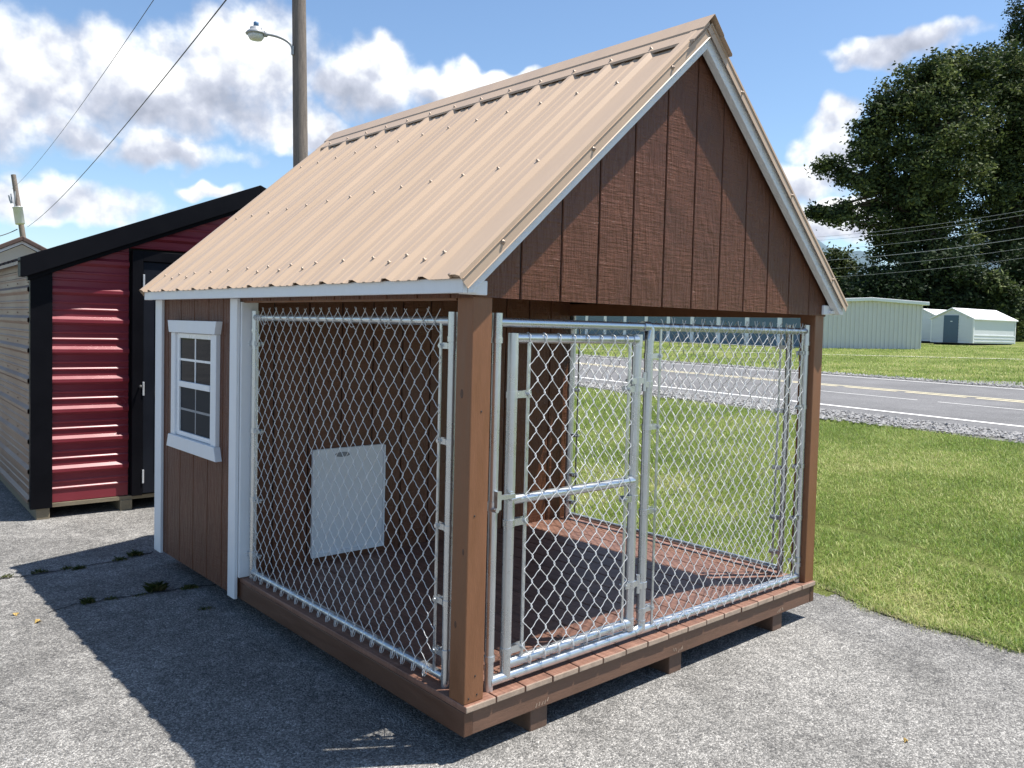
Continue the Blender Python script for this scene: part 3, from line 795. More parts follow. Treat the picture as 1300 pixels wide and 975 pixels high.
# ------------------------------------------------------------------ chain link
def chain_link(parent, O, U, Nv, width, height, pu, pv, r, top='barb', bottom='loop', seed=0, name='chain_link_mesh'):
    """O lower left corner, U unit vector across, Nv unit vector toward the outside, z up"""
    rr = random.Random(seed); m = MB(); O, U, Nv = Vector(O), Vector(U), Vector(Nv); Z = Vector((0, 0, 1))
    n = int(round(width/(pu/2))); h = width/n; rows = int(round(height/(pv/2))); q = height/rows
    dk = .0024
    jig = {}
    def J(i, j):
        if (i, j) not in jig: jig[(i, j)] = (rr.gauss(0, .0011), rr.gauss(0, .0011), rr.gauss(0, .0010))
        return jig[(i, j)]
    for k in range(n):
        pts = []
        for j in range(rows+1):
            right = (j+k) % 2 == 0
            ui = k+1 if right else k
            a, b, c = J(ui, j)
            base = O+U*(ui*h+a)+Z*(j*q+b)+Nv*c
            side = (.0028 if right else -.0028)
            zs = -1 if right else 1
            # small rounded knuckle: hook past the neighbour, then turn back
            kp = base+U*side
            if 0 < j < rows:
                pts += [kp+Nv*dk-Z*.0055-U*side*.8, kp-Z*.002+Nv*dk*.2, kp+Z*.002-Nv*dk*.2, kp-Nv*dk+Z*.0055-U*side*.8]
            else: pts.append(base+Nv*(dk if right else -dk))
            if j < rows:
                ui2 = k if right else k+1
                a2, b2, c2 = J(ui2, j+1)
                nb = O+U*(ui2*h+a2)+Z*((j+1)*q+b2)+Nv*c2
                for t in (.33, .67):
                    s = math.sin(t*2*math.pi)*.0012
                    pts.append(base.lerp(nb, t)+Z*s+Nv*(.0008*(1-2*t)))
        # ends
        right = (rows+k) % 2 == 0
        if top == 'barb':
            lean = (.010 if right else -.010)
            e = pts[-1]; pts += [e+U*lean*.5+Z*.010+Nv*.001, e+U*lean*rr.uniform(.8, 1.3)+Z*rr.uniform(.018, .028)+Nv*rr.uniform(-.004, .008)]
        elif top == 'tip':
            sg = 1 if right else -1
            e = pts[-1]; pts += [e+U*sg*rr.uniform(.002, .005)+Z*rr.uniform(.004, .010)+Nv*rr.uniform(-.002, .004)]
        elif top == 'wrap':
            e = pts[-1]; pts += [e+Z*.018+Nv*.004, e+Z*.030-Nv*.012, e+Z*.022-Nv*.028]
        rb = k % 2 == 0
        e = pts[0]
        if bottom == 'loop':
            sg = 1 if rb else -1
            pts = [e+U*sg*.010-Z*.022+Nv*.005, e+U*sg*.009-Z*.038+Nv*.009, e+U*sg*.002-Z*.047+Nv*.011, e-U*sg*.005-Z*.038+Nv*.010, e-U*sg*.005-Z*.014+Nv*.005]+pts
        elif bottom == 'wrap':
            pts = [e-Z*.030-Nv*.014, e-Z*.028+Nv*.002, e-Z*.012+Nv*.004]+pts
        m.tube(pts, r, 5, caps=False)
    o = m.build(name, 'wire', parent)
    return tag(o, kind='stuff')
def pipe(p0, p1, r, name, parent, mat='galvanized', n=14, extra=None):
    m = MB(); P = [Vector(p0), Vector(p1)] if not extra else [Vector(p) for p in extra]
    return m.tube(P, r, n).build(name, mat, parent)
def cup(c, d, r, l, name, parent): # sleeve clamp round a pipe
    d = Vector(d).normalized(); c = Vector(c)
    return MB().tube([c-d*l/2, c+d*l/2], r, 14).build(name, 'galvanized', parent)
def tension_band(c, d, r, reach, parent, w=.022):
    """flat band round a post that reaches to the tension bar; c on the post axis, d direction to the bar"""
    c, d = Vector(c), Vector(d).normalized(); m = MB(); Z = Vector((0, 0, 1)); n = d.cross(Z)
    m.tube([c-Z*w/2, c+Z*w/2], r+.0028, 16)
    m.obox(c+d*(r+reach)/2+n*(r*.55), d*(reach-r+.02)/2+d*.004, n*.0018, Z*w/2)
    m.obox(c+d*(r+reach)/2-n*(r*.55), d*(reach-r+.02)/2+d*.004, n*.0018, Z*w/2)
    e = c+d*(reach)
    m.tube([e-n*(r*.9), e+n*(r*.9)], .0050, 8); m.tube([e-n*(r*.9+.005), e-n*(r*.9)], .0085, 6); m.tube([e+n*(r*.9), e+n*(r*.9+.004)], .008, 8)
    return m.build('tension_band', 'galvanized', parent)

RP, RG = .0172, .0205      # fence pipe and gate pipe radius
TOPZ, BOTZ = 1.566, .236
PU, PV = .0735, .094
def post(x, y, parent, ztop=1.60, r=RP, zb=ZD-.002):
    o = MB().tube([(x, y, zb), (x, y, ztop)], r, 16).build('pipe_post', 'galvanized', parent)
    return o
def post_sleeve(x, y, parent, r=RP):
    MB().tube([(x, y, TOPZ-.055), (x, y, TOPZ+.034)], r+.0025, 16).tube([(x, y, TOPZ-.075), (x, y, TOPZ-.055)], r+.0045, 16).build('rail_fitting', 'galvanized', parent)

# left side run panel  (plane x = XS)
XS = .05
sp = MB().tube([(XS, .19, TOPZ), (XS, 1.845, TOPZ)], RP, 14).build('side_fence_panel', 'galvanized', K)
pipe((XS, .19, BOTZ), (XS, 1.845, BOTZ), RP, 'bottom_rail', sp)
for yy in (.178, 1.855):
    post(XS, yy, sp); post_sleeve(XS, yy, sp)
    d = 1 if yy < 1 else -1
    for z in ((1.475, 1.12, .80, .52, .325) if d > 0 else (1.43, .98, .62, .33)):
        tension_band((XS, yy, z), (0, d, 0), RP, .058, sp)
    MB().obox((XS-.012, yy+d*.058, .90), (.0025, 0, 0), (0, .006, 0), (0, 0, .675)).build('tension_bar', 'galvanized', sp)
    cup((XS, yy, ZD+.13), (0, 0, 1), RP+.004, .02, 'clamp', sp)
for z in (1.43, .33):
    m = MB().obox((XS-.018, 1.875, z), (.002, 0, 0), (0, .022, 0), (0, 0, .012)).tube([(XS-.03, 1.885, z), (XS-.012, 1.885, z)], .006, 8)
    m.build('pipe_clamp', 'galvanized', sp)
chain_link(sp, (XS-RP-.003, .236, .262), (0, 1, 0), (-1, 0, 0), 1.561, 1.345, PU, PV, .00155, 'tip', 'loop', 1)
for k in range(6):   # wire ties
    y = .32+.28*k
    MB().tube([(XS-.022, y, TOPZ-.02), (XS-.024, y+.01, TOPZ+.008), (XS, y+.012, TOPZ+.02), (XS-.01, y+.02, TOPZ-.024), (XS-.028, y-.03, TOPZ-.034), (XS-.03, y-.055, TOPZ-.03)], .0015, 5).build('wire_tie', 'wire', sp)
for k in range(9):
    y = .28+.18*k
    MB().tube([(XS-.024, y, BOTZ-.012), (XS-.026, y+.012, BOTZ+.012), (XS, y+.02, BOTZ+.021), (XS-.018, y-.025, BOTZ+.016), (XS-.028, y-.02, BOTZ+.03)], .0014, 5).build('wire_tie', 'wire', sp)

# right side run panel
XR = W-.05
rp = MB().tube([(XR, .19, TOPZ), (XR, 1.845, TOPZ)], RP, 14).build('side_fence_panel', 'galvanized', K)
pipe((XR, .19, BOTZ), (XR, 1.845, BOTZ), RP, 'bottom_rail', rp)
for yy in (.178, 1.85):
    post(XR, yy, rp, r=RP if yy < 1 else .026); post_sleeve(XR, yy, rp, RP if yy < 1 else .026)
    d = 1 if yy < 1 else -1
    for z in (1.475, 1.12, .80, .52, .325): tension_band((XR, yy, z), (0, d, 0), RP if yy < 1 else .026, .058, rp)
    MB().obox((XR+.012, yy+d*.058, .90), (.0025, 0, 0), (0, .006, 0), (0, 0, .675)).build('tension_bar', 'galvanized', rp)
chain_link(rp, (XR+RP+.003, .236, .262), (0, 1, 0), (1, 0, 0), 1.561, 1.345, PU, PV, .00155, 'tip', 'loop', 2)

# front panel (plane y = YF)
YF = .05
XL, XM, XE = .152, 1.020, 2.338
fp = MB().tube([(XL, YF, TOPZ), (XM-.01, YF, TOPZ), (XM+.05, YF, TOPZ), (XE, YF, TOPZ)], RP, 14).build('front_fence_panel', 'galvanized', K)
pipe((XL, YF, BOTZ), (XE, YF, BOTZ), .0205, 'bottom_rail', fp)
post(XL, YF, fp); post_sleeve(XL, YF, fp); cup((XL, YF, .325), (0, 0, 1), RP+.004, .02, 'clamp', fp)
post(XE, YF, fp); post_sleeve(XE, YF, fp); cup((XE, YF, .30), (0, 0, 1), RP+.004, .02, 'clamp', fp)
post(XM, YF, fp, TOPZ, .0195, BOTZ)
MB().tube([(XM, YF, TOPZ-.06), (XM, YF, TOPZ-.012), (XM-.010, YF, TOPZ+.001), (XM-.05, YF, TOPZ+.001)], .0222, 14).build('rail_fitting', 'galvanized', fp)
MB().tube([(XM, YF, BOTZ+.045), (XM, YF, BOTZ+.01), (XM-.05, YF, BOTZ)], .0225, 14).build('rail_fitting', 'galvanized', fp)
for z in (1.44, 1.13, .76, .325): tension_band((XM, YF, z), (1, 0, 0), .0195, .062, fp)
for z in (1.45, 1.16, .84, .56, .33): tension_band((XE, YF, z), (-1, 0, 0), RP, .058, fp)
for xx in (XM+.062, XE-.058): MB().obox((xx, YF-.012, .90), (.006, 0, 0), (0, .0025, 0), (0, 0, .675)).build('tension_bar', 'galvanized', fp)
chain_link(fp, (XM+.062, YF-RP-.005, .222), (1, 0, 0), (0, -1, 0), XE-.058-XM-.062, 1.36, PU, PV, .00155, 'barb', 'none', 3)
# gate
XG0, XG1, ZG0, ZG1, ZGM, YG = .232, .940, .285, 1.510, .905, YF
gt = MB().tube([(XG0, YG, ZG0-.045), (XG0, YG, ZG1+.018)], RG, 16).build('gate', 'galvanized', K)
pipe((XG1, YG, ZG0-.01), (XG1, YG, ZG1+.01), RG, 'gate_stile', gt)
pipe((XG0, YG, ZG1), (XG1, YG, ZG1), RG*.95, 'top_rail', gt)
pipe((XG0, YG, ZG0), (XG1, YG, ZG0), RG*.98, 'bottom_rail', gt)
pipe((XG0, YG, ZGM), (XG1-.01, YG, ZGM), RG*.92, 'middle_rail', gt)
for x, z in ((XG1, ZG1), (XG1, ZGM), (XG1, ZG0)):
    MB().tube([(x-.04, YG, z), (x-.008, YG, z)], RG+.002, 14).tube([(x, YG, z-.03), (x, YG, z+.022)], RG+.0025, 14).build('rail_fitting', 'galvanized', gt)
for z in (1.30, .82, .335): tension_band((XG0, YG, z), (1, 0, 0), RG, .072, gt, .026)
for z in (1.30, .83): tension_band((XG1, YG, z), (-1, 0, 0), RG, .058, gt, .026)
for xx in (XG0+.072, XG1-.058): MB().obox((xx, YG-.010, (ZG0+ZG1)/2), (.0065, 0, 0), (0, .003, 0), (0, 0, (ZG1-ZG0)/2+.012)).build('tension_bar', 'galvanized', gt)
chain_link(gt, (XG0+.066, YG-RG-.003, ZG0+.01), (1, 0, 0), (0, -1, 0), XG1-.054-XG0-.066, ZG1-ZG0-.02, .0765, .0955, .00172, 'wrap', 'wrap', 4)
# hinges between gate stile and middle post, latch at the left post
for z in (1.335, .455):
    m = MB()
    m.tube([(XG1, YG, z-.014), (XG1, YG, z+.014)], RG+.004, 14); m.tube([(XM, YF, z-.030), (XM, YF, z-.004)], .0195+.004, 14)
    m.tube([((XG1+XM)/2, YG-.012, z-.045), ((XG1+XM)/2, YG-.012, z+.035)], .009, 10)
    m.obox(((XG1+(XG1+XM)/2)/2, YG-.012, z), (.022, 0, 0), (0, .006, 0), (0, 0, .012)); m.obox(((XM+(XG1+XM)/2)/2, YG-.012, z-.017), (.022, 0, 0), (0, .006, 0), (0, 0, .012))
    m.tube([(XG1-.04, YG-.02, z), (XG1-.04, YG+.02, z)], .006, 8).obox((XG1-.028, YG-.016, z), (.02, 0, 0), (0, .002, 0), (0, 0, .012))
    m.build('hinge', 'galvanized', gt)
m = MB(); z = .905
m.tube([(XL, YF, z-.03), (XL, YF, z+.005)], RP+.004, 14).obox((XL, YF-.026, z+.012), (.010, 0, 0), (0, .010, 0), (0, 0, .034)).obox((XL+.035, YF-.028, z+.022), (.045, 0, 0), (0, .007, 0), (0, 0, .008))
m.tube([(XL-.012, YF-.04, z-.022), (XL-.012, YF-.01, z-.022)], .009, 8).obox((XG0-.012, YG-.024, z+.020), (.010, 0, 0), (0, .006, 0), (0, 0, .016)).tube([(XG0-.02, YG-.03, z+.01), (XG0+.03, YG-.03, z+.012)], .006, 8)
m.build('latch', 'galvanized', gt)

# ------------------------------------------------------------------ ribbed wall helper
def ribbed_profile(z0, z1, pitch, first, rib=.018, half=.030, top=.014, minor=True):
    p = [(z0, 0)]
    z = first
    while z < z1-half:
        if z-half > z0: p += [(z-half, 0), (z-top, rib), (z+top, rib), (z+half, 0)]
        if minor:
            for q in (.38, .62):
                zz = z+pitch*q
                if zz-.012 > p[-1][0] and zz+.012 < z1: p += [(zz-.012, 0), (zz-.004, rib*.3), (zz+.004, rib*.3), (zz+.012, 0)]
        z += pitch
    p.append((z1, 0)); return p

# red shed with black trim
def red_shed():
    rz = math.radians(-3.0)
    S = empty('metal_shed', (-.37, 4.80, 0), rz)
    tag(S, 'maroon ribbed metal shed with black trim, black door and tan side wall', 'shed')
    Wd, Ln, zb, ze, za = 3.43, 4.6, .10, 1.95, 2.64
    sl = (za-ze)/(Wd/2)
    def RZ(x): return za-sl*abs(x-Wd/2)
    # gable wall made of horizontal ribs, split round the door
    dx0, dx1, dz1 = .70, 1.70, 2.02
    prof = ribbed_profile(zb+.02, za-.03, .2295, .135, .024, .034, .012)
    def wall(xa, xb, zmin):
        m = MB(); v = []; rows = 0
        for z, h in prof:
            if z < zmin: continue
            if z > RZ((xa+xb)/2)-.005 and z > max(RZ(xa), RZ(xb)): break
            half = (za-z)/sl
            l = max(xa, Wd/2-half); r = min(xb, Wd/2+half)
            if r <= l: break
            v += [(l, -h, z), (r, -h, z)]; rows += 1
        m.add(v, [(2*i, 2*i+1, 2*i+3, 2*i+2) for i in range(rows-1)])
        return m
    fw = wall(.10, dx0-.02, 0).build('front_wall', 'red_metal', S, solid=.001)
    wall(dx0-.02, dx1+.02, dz1+.07).build('front_wall', 'red_metal', S, solid=.001)
    wall(dx1+.02, Wd-.10, 0).build('front_wall', 'red_metal', S, solid=.001)
    # corner trims
    for xa, xb in ((-.012, .135), (Wd-.135, Wd+.012)):
        MB().box(xa, xb, -.034, .03, .085, 1.95).build('corner_trim', 'black_trim', S, bevel=.003)
    # rake trims
    for sx in (-1, 1):
        X = lambda u: Wd/2+sx*(Wd/2-u)
        poly = [(X(-.085), RZ(-.085)-.085), (X(-.05), RZ(-.05)-.10), (X(Wd/2), za-.075), (X(Wd/2), za+.075), (X(-.085), RZ(-.085)+.055)]
        MB().prism(poly, 1, -.10, .02).build('rake_trim', 'black_trim', S, bevel=.004)
        poly = [(X(-.03), RZ(-.03)-.135), (X(Wd/2), za-.105), (X(Wd/2), za-.072), (X(-.03), RZ(-.03)-.098)]
        MB().prism(poly, 1, -.055, .01).build('rake_trim', 'black_trim', S, bevel=.003)
    # roof, ribbed down the slope
    for sx in (-1, 1):
        X = lambda u: Wd/2+sx*(Wd/2-u)
        nn = Vector((sx*sl, 0, 1)).normalized(); pr = ribbed_profile(-.08, Ln+.08, .2295, .12, .018, .03, .012, False); v = []
        for u in (-.10, Wd/2):
            b = Vector((X(u), 0, RZ(u)+.03)); v += [b+nn*h+Vector((0, y, 0)) for y, h in pr]
        n = len(pr); MB().add(v, [(i, i+1, n+i+1, n+i) for i in range(n-1)]).build('roof', 'black_trim', S, solid=.002)
    # side walls: tan ribbed sheet
    pr = ribbed_profile(zb, ze+.0, .2295, .135, .022, .034, .012); v = []
    for y in (.03, Ln): v += [(-h, y, z) for z, h in pr]
    n = len(pr); sw = MB().add(v, [(i, i+1, n+i+1, n+i) for i in range(n-1)]).build('side_wall', 'tan_metal', S, solid=.001)
    scm2 = MB().lathe([(.006, 0), (.006, .002), (.004, .003), (.004, .006)], (0, 0, 0), 8, axis=(-1, 0, 0)).mesh('screw', 'tan_metal')
    for k in range(8):
        for y in (.12, .62, 1.15, 1.7, 2.3): inst(scm2, 'screw', (-.001, y, .19+.2295*k), sw)
    v = []
    for y in (.03, Ln): v += [(Wd+h, y, z) for z, h in pr]
    MB().add(v, [(i, n+i, n+i+1, i+1) for i in range(n-1)]).build('side_wall', 'tan_metal', S, solid=.001)
    MB().prism([(0, zb), (Wd, zb), (Wd, ze), (Wd/2, za-.04), (0, ze)], 1, Ln-.02, Ln).build('rear_wall', 'red_metal', S)
    MB().prism([(.02, .1), (Wd-.02, .1), (Wd-.02, ze-.05), (Wd/2, za-.08), (.02, ze-.05)], 1, .03, .05).build('wall_lining', 'dark_gap', S)
    # floor frame, skids
    MB().box(.012, Wd-.012, -.012, Ln, .085, .115).build('floor_frame', 'treated_wood', S)
    for x in (.03, .62, 1.6, 2.7, Wd-.12): MB().box(x, x+.09, -.018, Ln-.02, -.004, .0848).build('skid', 'treated_wood', S, bevel=.004)
    # door
    fr = MB().box(dx0-.005, dx0+.075, -.060, .02, .118, dz1+.06).box(dx1-.075, dx1+.005, -.060, .02, .118, dz1+.06).box(dx0+.0755, dx1-.0755, -.060, .02, dz1-.02, dz1+.06).build('door_frame', 'black_trim', S, bevel=.003)
    dr = MB().box(dx0+.079, dx1-.079, -.045, .0, .13, dz1-.025).build('door', 'door_black', S, bevel=.003)
    for za_, zb_ in ((.30, .95), (1.05, 1.9)):
        MB().box(dx0+.17, dx1-.17, -.050, -.0455, za_, zb_).build('door_panel', 'door_black', dr, bevel=.004)
    for z in (.27, .98, 1.84): MB().box(dx0+.072, dx0+.086, -.068, -.0605, z-.055, z+.055).build('hinge', 'hinge_metal', dr, bevel=.002)
    MB().lathe([(.006, 0), (.006, .02), (.014, .024), (.014, .036), (0, .04)], (dx0+.05, -.0605, 1.0), 12, axis=(0, -1, 0)).build('knob', 'rubber_black', dr)
red_shed()

# beige gable shed behind it
def beige_shed():
    p = at(28, 300, 12.2)
    S = empty('beige_shed', (p.x, p.y, 0), math.radians(-6))
    tag(S, 'beige shed with brown roof edge peeking over the maroon shed', 'shed')
    za = p.z; hw = 1.5; sl = .52; ze = za-hw*sl
    MB().prism([(-hw, .1), (hw, .1), (hw, ze-.12), (0, za-.12), (-hw, ze-.12)], 1, 0, 3.2).build('wall', 'beige_wall', S)
    for sx in (-1, 1):
        MB().prism([(0, za-.11), (sx*(hw+.15), ze-.11-.15*sl), (sx*(hw+.15), ze-.07-.15*sl), (0, za-.07)], 1, -.03, 0).build('trim_board', 'white_steel', S)
        MB().prism([(0, za-.069), (sx*(hw+.17), ze-.069-.17*sl), (sx*(hw+.17), ze+.0-.17*sl), (0, za+.0)], 1, -.10, 3.3).build('roof', 'brown_roof', S, bevel=.01)
    for x in (-1.2, 0, 1.1): MB().box(x, x+.1, 0, 3.2, -.004, .1).build('skid', 'treated_wood', S)
beige_shed()

# ------------------------------------------------------------------ utility poles, lamp, wires
def utility_pole():
    b = at(381.5, 200, 14.0); top = at(378, -160, 14.0); lean = Vector((top.x-b.x, top.y-b.y, 0))/(top.z-b.z)
    S = empty('utility_pole', (b.x-lean.x*b.z, b.y-lean.y*b.z, 0))
    tag(S, 'weathered wooden utility pole rising behind the kennel roof', 'utility pole')
    H = top.z
    MB().tube([(lean.x*z, lean.y*z, z) for z in (-.01, 2, 4, 6, H)], [.140, .132, .124, .118, .108], 20).build('pole', 'pole_wood', S)
    right = Vector((RGT.x, RGT.y, 0)).normalized(); fw = Vector((FWD.x, FWD.y, 0)).normalized()
    # security lamp on a curved arm
    hd = at(325, 43, 13.8); at_p = at(371, 62, 13.9)
    o = Vector(S.location); z0 = at_p.z
    j = at_p-o; e = hd-o+right*.14
    pts = []
    for t in [k/10 for k in range(11)]:
        a = t*math.pi/2
        pts.append(Vector((j.x+(e.x-j.x)*(1-math.cos(a)), j.y+(e.y-j.y)*(1-math.cos(a)), j.z+(e.z-j.z)*math.sin(a))))
    LS = empty('security_lamp', o); tag(LS, 'grey dusk to dawn lamp on a curved arm fixed to the wooden pole', 'lamp')
    MB().tube(pts, .022, 10).build('arm', 'lamp_grey', LS)
    MB().obox(j+right*.01-Vector((0, 0, .03)), right*.02, fw*.03, Vector((0, 0, .07))).build('bracket', 'lamp_grey', LS)
    c = hd-o
    MB().lathe([(.03, -.03), (.085, -.028), (.165, -.012), (.170, .0), (.138, .035), (.098, .07), (.098, .10), (.06, .112)], c, 22).build('lamp_body', 'lamp_grey', LS)
    MB().lathe([(.04, -.105), (.10, -.095), (.128, -.05), (.135, -.020)], c, 22).build('lens', 'lamp_lens', LS)
    MB().lathe([(.042, .1125), (.042, .185), (.03, .195)], c, 14).build('photocell', 'photocell_blue', LS)
    MB().lathe([(.05, -.02), (.05, .02)], c+right*.16, 12, axis=tuple(right)).build('collar', 'lamp_grey', LS)
    return S
utility_pole()
def far_pole():
    d = 42.; a = at(17, 222, d); b = at(33, 325, d); lean = (Vector((a.x-b.x, a.y-b.y, 0)))/(a.z-b.z)
    S = empty('utility_pole', (a.x-lean.x*a.z, a.y-lean.y*a.z, 0)); o = Vector(S.location)
    tag(S, 'leaning grey utility pole with a transformer far behind the sheds', 'utility pole')
    MB().tube([(lean.x*z, lean.y*z, z) for z in (-.02, a.z*.5, a.z)], [.16, .14, .115], 14).build('pole', 'pole_wood', S)
    c = at(24, 274, d-.35)-o; up = Vector((lean.x, lean.y, 1)).normalized()
    MB().lathe([(.20, -.42), (.22, -.40), (.22, .40), (.24, .405), (.24, .43), (.10, .47)], c, 16, axis=tuple(up)).build('transformer', 'hinge_metal', S)
    for dx in (0, -5, -8):
        p = at(19+dx, 243+abs(dx)*.6, d-.3)-o; q = at(18+dx*.5, 258, d-.3)-o
        MB().tube([p, p.lerp(q, .5)+Vector((0, 0, -.05)), q], .035, 8).build('insulator', 'lamp_grey', S)
    MB().tube([at(18, 258, d-.3)-o, at(19, 263, d-.3)-o], .03, 8).build('bracket', 'lamp_grey', S)
    return a, o
farA, farO = far_pole()
def wire(p0, p1, sag, r, label, mat='cable_dark', n=24, group=None):
    pts = []
    for k in range(n+1):
        t = k/n; p = p0.lerp(p1, t); p.z -= 4*sag*t*(1-t); pts.append(p)
    tag(MB().tube(pts, r, 6).build('power_line', mat), label, 'cable', group)
wire(at(35, 288, 41.9), at(330, -55, 10.5), .35, .010, 'dark service cable rising from the far transformer pole', 'cable_dark')
wire(at(15, 240, 41.8), at(225, -45, 11.5), .30, .006, 'thin grey cable rising steeply beside the dark service cable', 'cable_dark')
wire(at(22, 291, 41.8), at(-60, 299, 38), .3, .022, 'short cable leaving the far transformer pole', 'cable_dark')

# ------------------------------------------------------------------ buildings across the road
def ground_at(px, py, depth):
    p = at(px, py, depth); return Vector((p.x, p.y, tz(p.x, p.y)))
def frame_dir(a, b):
    d = Vector((b.x-a.x, b.y-a.y, 0)); return d.length, math.atan2(d.y, d.x)
def grey_building():
    a = ground_at(1036, 438, 45); b = ground_at(1169, 438, 45)
    wd, rz = frame_dir(a, b)
    S = empty('grey_metal_building', (a.x, a.y, min(a.z, b.z)-.05), rz)
    tag(S, 'long pale grey metal building with vertical ribs and white roof edge', 'building')
    H = at(1170, 387, 45).z-S.location.z; ha = H+.16
    pitch = wd/24; p = []; 
    def top(x): return H+(ha-H)*(1-abs(x-wd*.5)/(wd*.5))
    m = MB(); v = []; prof = []
    for k in range(24):
        x = k*pitch; prof += [(x, 0), (x+pitch*.60, 0), (x+pitch*.68, .06), (x+pitch*.92, .06)]
    prof.append((wd, 0))
    for x, h in prof: v += [(x, -h, 0), (x, -h, top(x))]
    m.add(v, [(2*i, 2*i+2, 2*i+3, 2*i+1) for i in range(len(prof)-1)])
    m.build('ribbed_wall', 'grey_steel_wall', S)
    MB().box(wd-.01, wd+.01, .0, 9, 0, H).build('side_wall', 'grey_steel_wall', S); MB().box(-.01, .01, .0, 9, 0, H).build('side_wall', 'grey_steel_wall', S)
    for xa, xb in ((-.25, wd/2), (wd/2, wd+.25)):
        MB().prism([(xa, top(xa)-.02), (xb, top(xb)-.02), (xb, top(xb)+.16), (xa, top(xa)+.16)], 1, -.25, 9.2).build('roof', 'white_steel', S, bevel=.02)
grey_building()
def white_shed(px0, px1, depth, rot, wd, ln, label, door):
    a = ground_at(px0, 436, depth); b = ground_at(px1, 436, depth)
    _, rz = frame_dir(a, b); rz += rot
    S = empty('white_shed', (a.x, a.y, tz(a.x, a.y)), rz); tag(S, label, 'shed', 'white sheds beside the trees')
    zb, he, ha = .15, 1.75, 2.42
    # clapboard gable as separate boards
    gw = MB().prism([(0, zb), (wd, zb), (wd, he), (wd/2, ha), (0, he)], 1, .03, .06).build('gable_wall', 'pale_siding', S)
    z = zb
    while z < ha-.1:
        z1 = min(z+.2, ha-.02); hl = (wd/2) if z1 <= he else (ha-z1)/(ha-he)*wd/2
        segs = [(wd/2-hl, wd/2+hl)]
        if door and z < 1.98: segs = [(wd/2-hl, wd*.30), (wd*.30+1.0, wd/2+hl)]
        for xa, xb in segs:
            if xb-xa > .05: MB().add([(xa, -.012, z), (xb, -.012, z), (xb, .028, z), (xa, .028, z), (xa, .012, z1), (xb, .012, z1), (xb, .028, z1), (xa, .028, z1)], [(0, 3, 2, 1), (4, 5, 6, 7), (0, 1, 5, 4), (1, 2, 6, 5), (2, 3, 7, 6), (3, 0, 4, 7)]).build('clapboard', 'pale_siding', gw)
        z += .2
    sw = MB().box(wd-.03, wd, .062, ln, zb, he).build('side_wall', 'pale_siding', S); MB().box(0, .03, .062, ln, zb, he).build('side_wall', 'pale_siding', S)
    for z in (.25, .45, .65): MB().box(wd+.001, wd+.03, .1, ln-.05, z, z+.06).build('wall_rib', 'white_steel', sw)
    for x, y in ((wd-.06, .0), (wd-.06, ln-.06), (-.03, 0)): MB().box(x, x+.09, y-.03, y+.07, zb, he-.02).build('corner_trim', 'white_steel', S)
    for sx in (-1, 1):
        X = lambda u: wd/2+sx*(wd/2-u); sl = (ha-he)/(wd/2)
        MB().prism([(X(-.12), he-.12*sl), (X(wd/2), ha), (X(wd/2), ha+.07), (X(-.12), he-.12*sl+.07)], 1, -.12, ln+.12).build('roof', 'white_steel', S)
    for x in (.2, wd-.3): MB().box(x, x+.12, .02, ln, -.05, zb).build('skid', 'dark_gap', S)
    if door:
        d = MB().box(wd*.30+.004, wd*.30+.996, -.03, .029, zb+.01, 1.975).build('door', 'blue_door', S)
        MB().box(wd*.30+.46, wd*.30+.60, -.034, -.0305, 1.55, 1.60).build('door_label', 'white_steel', d)
white_shed(1181.5, 1229, 57, math.radians(-57), 2.85, 5.4, 'small white shed with blue door and white gable roof', True)
white_shed(1147, 1194, 61.5, math.radians(-57), 2.85, 5.4, 'white shed tucked between the grey building and the blue door shed', False)

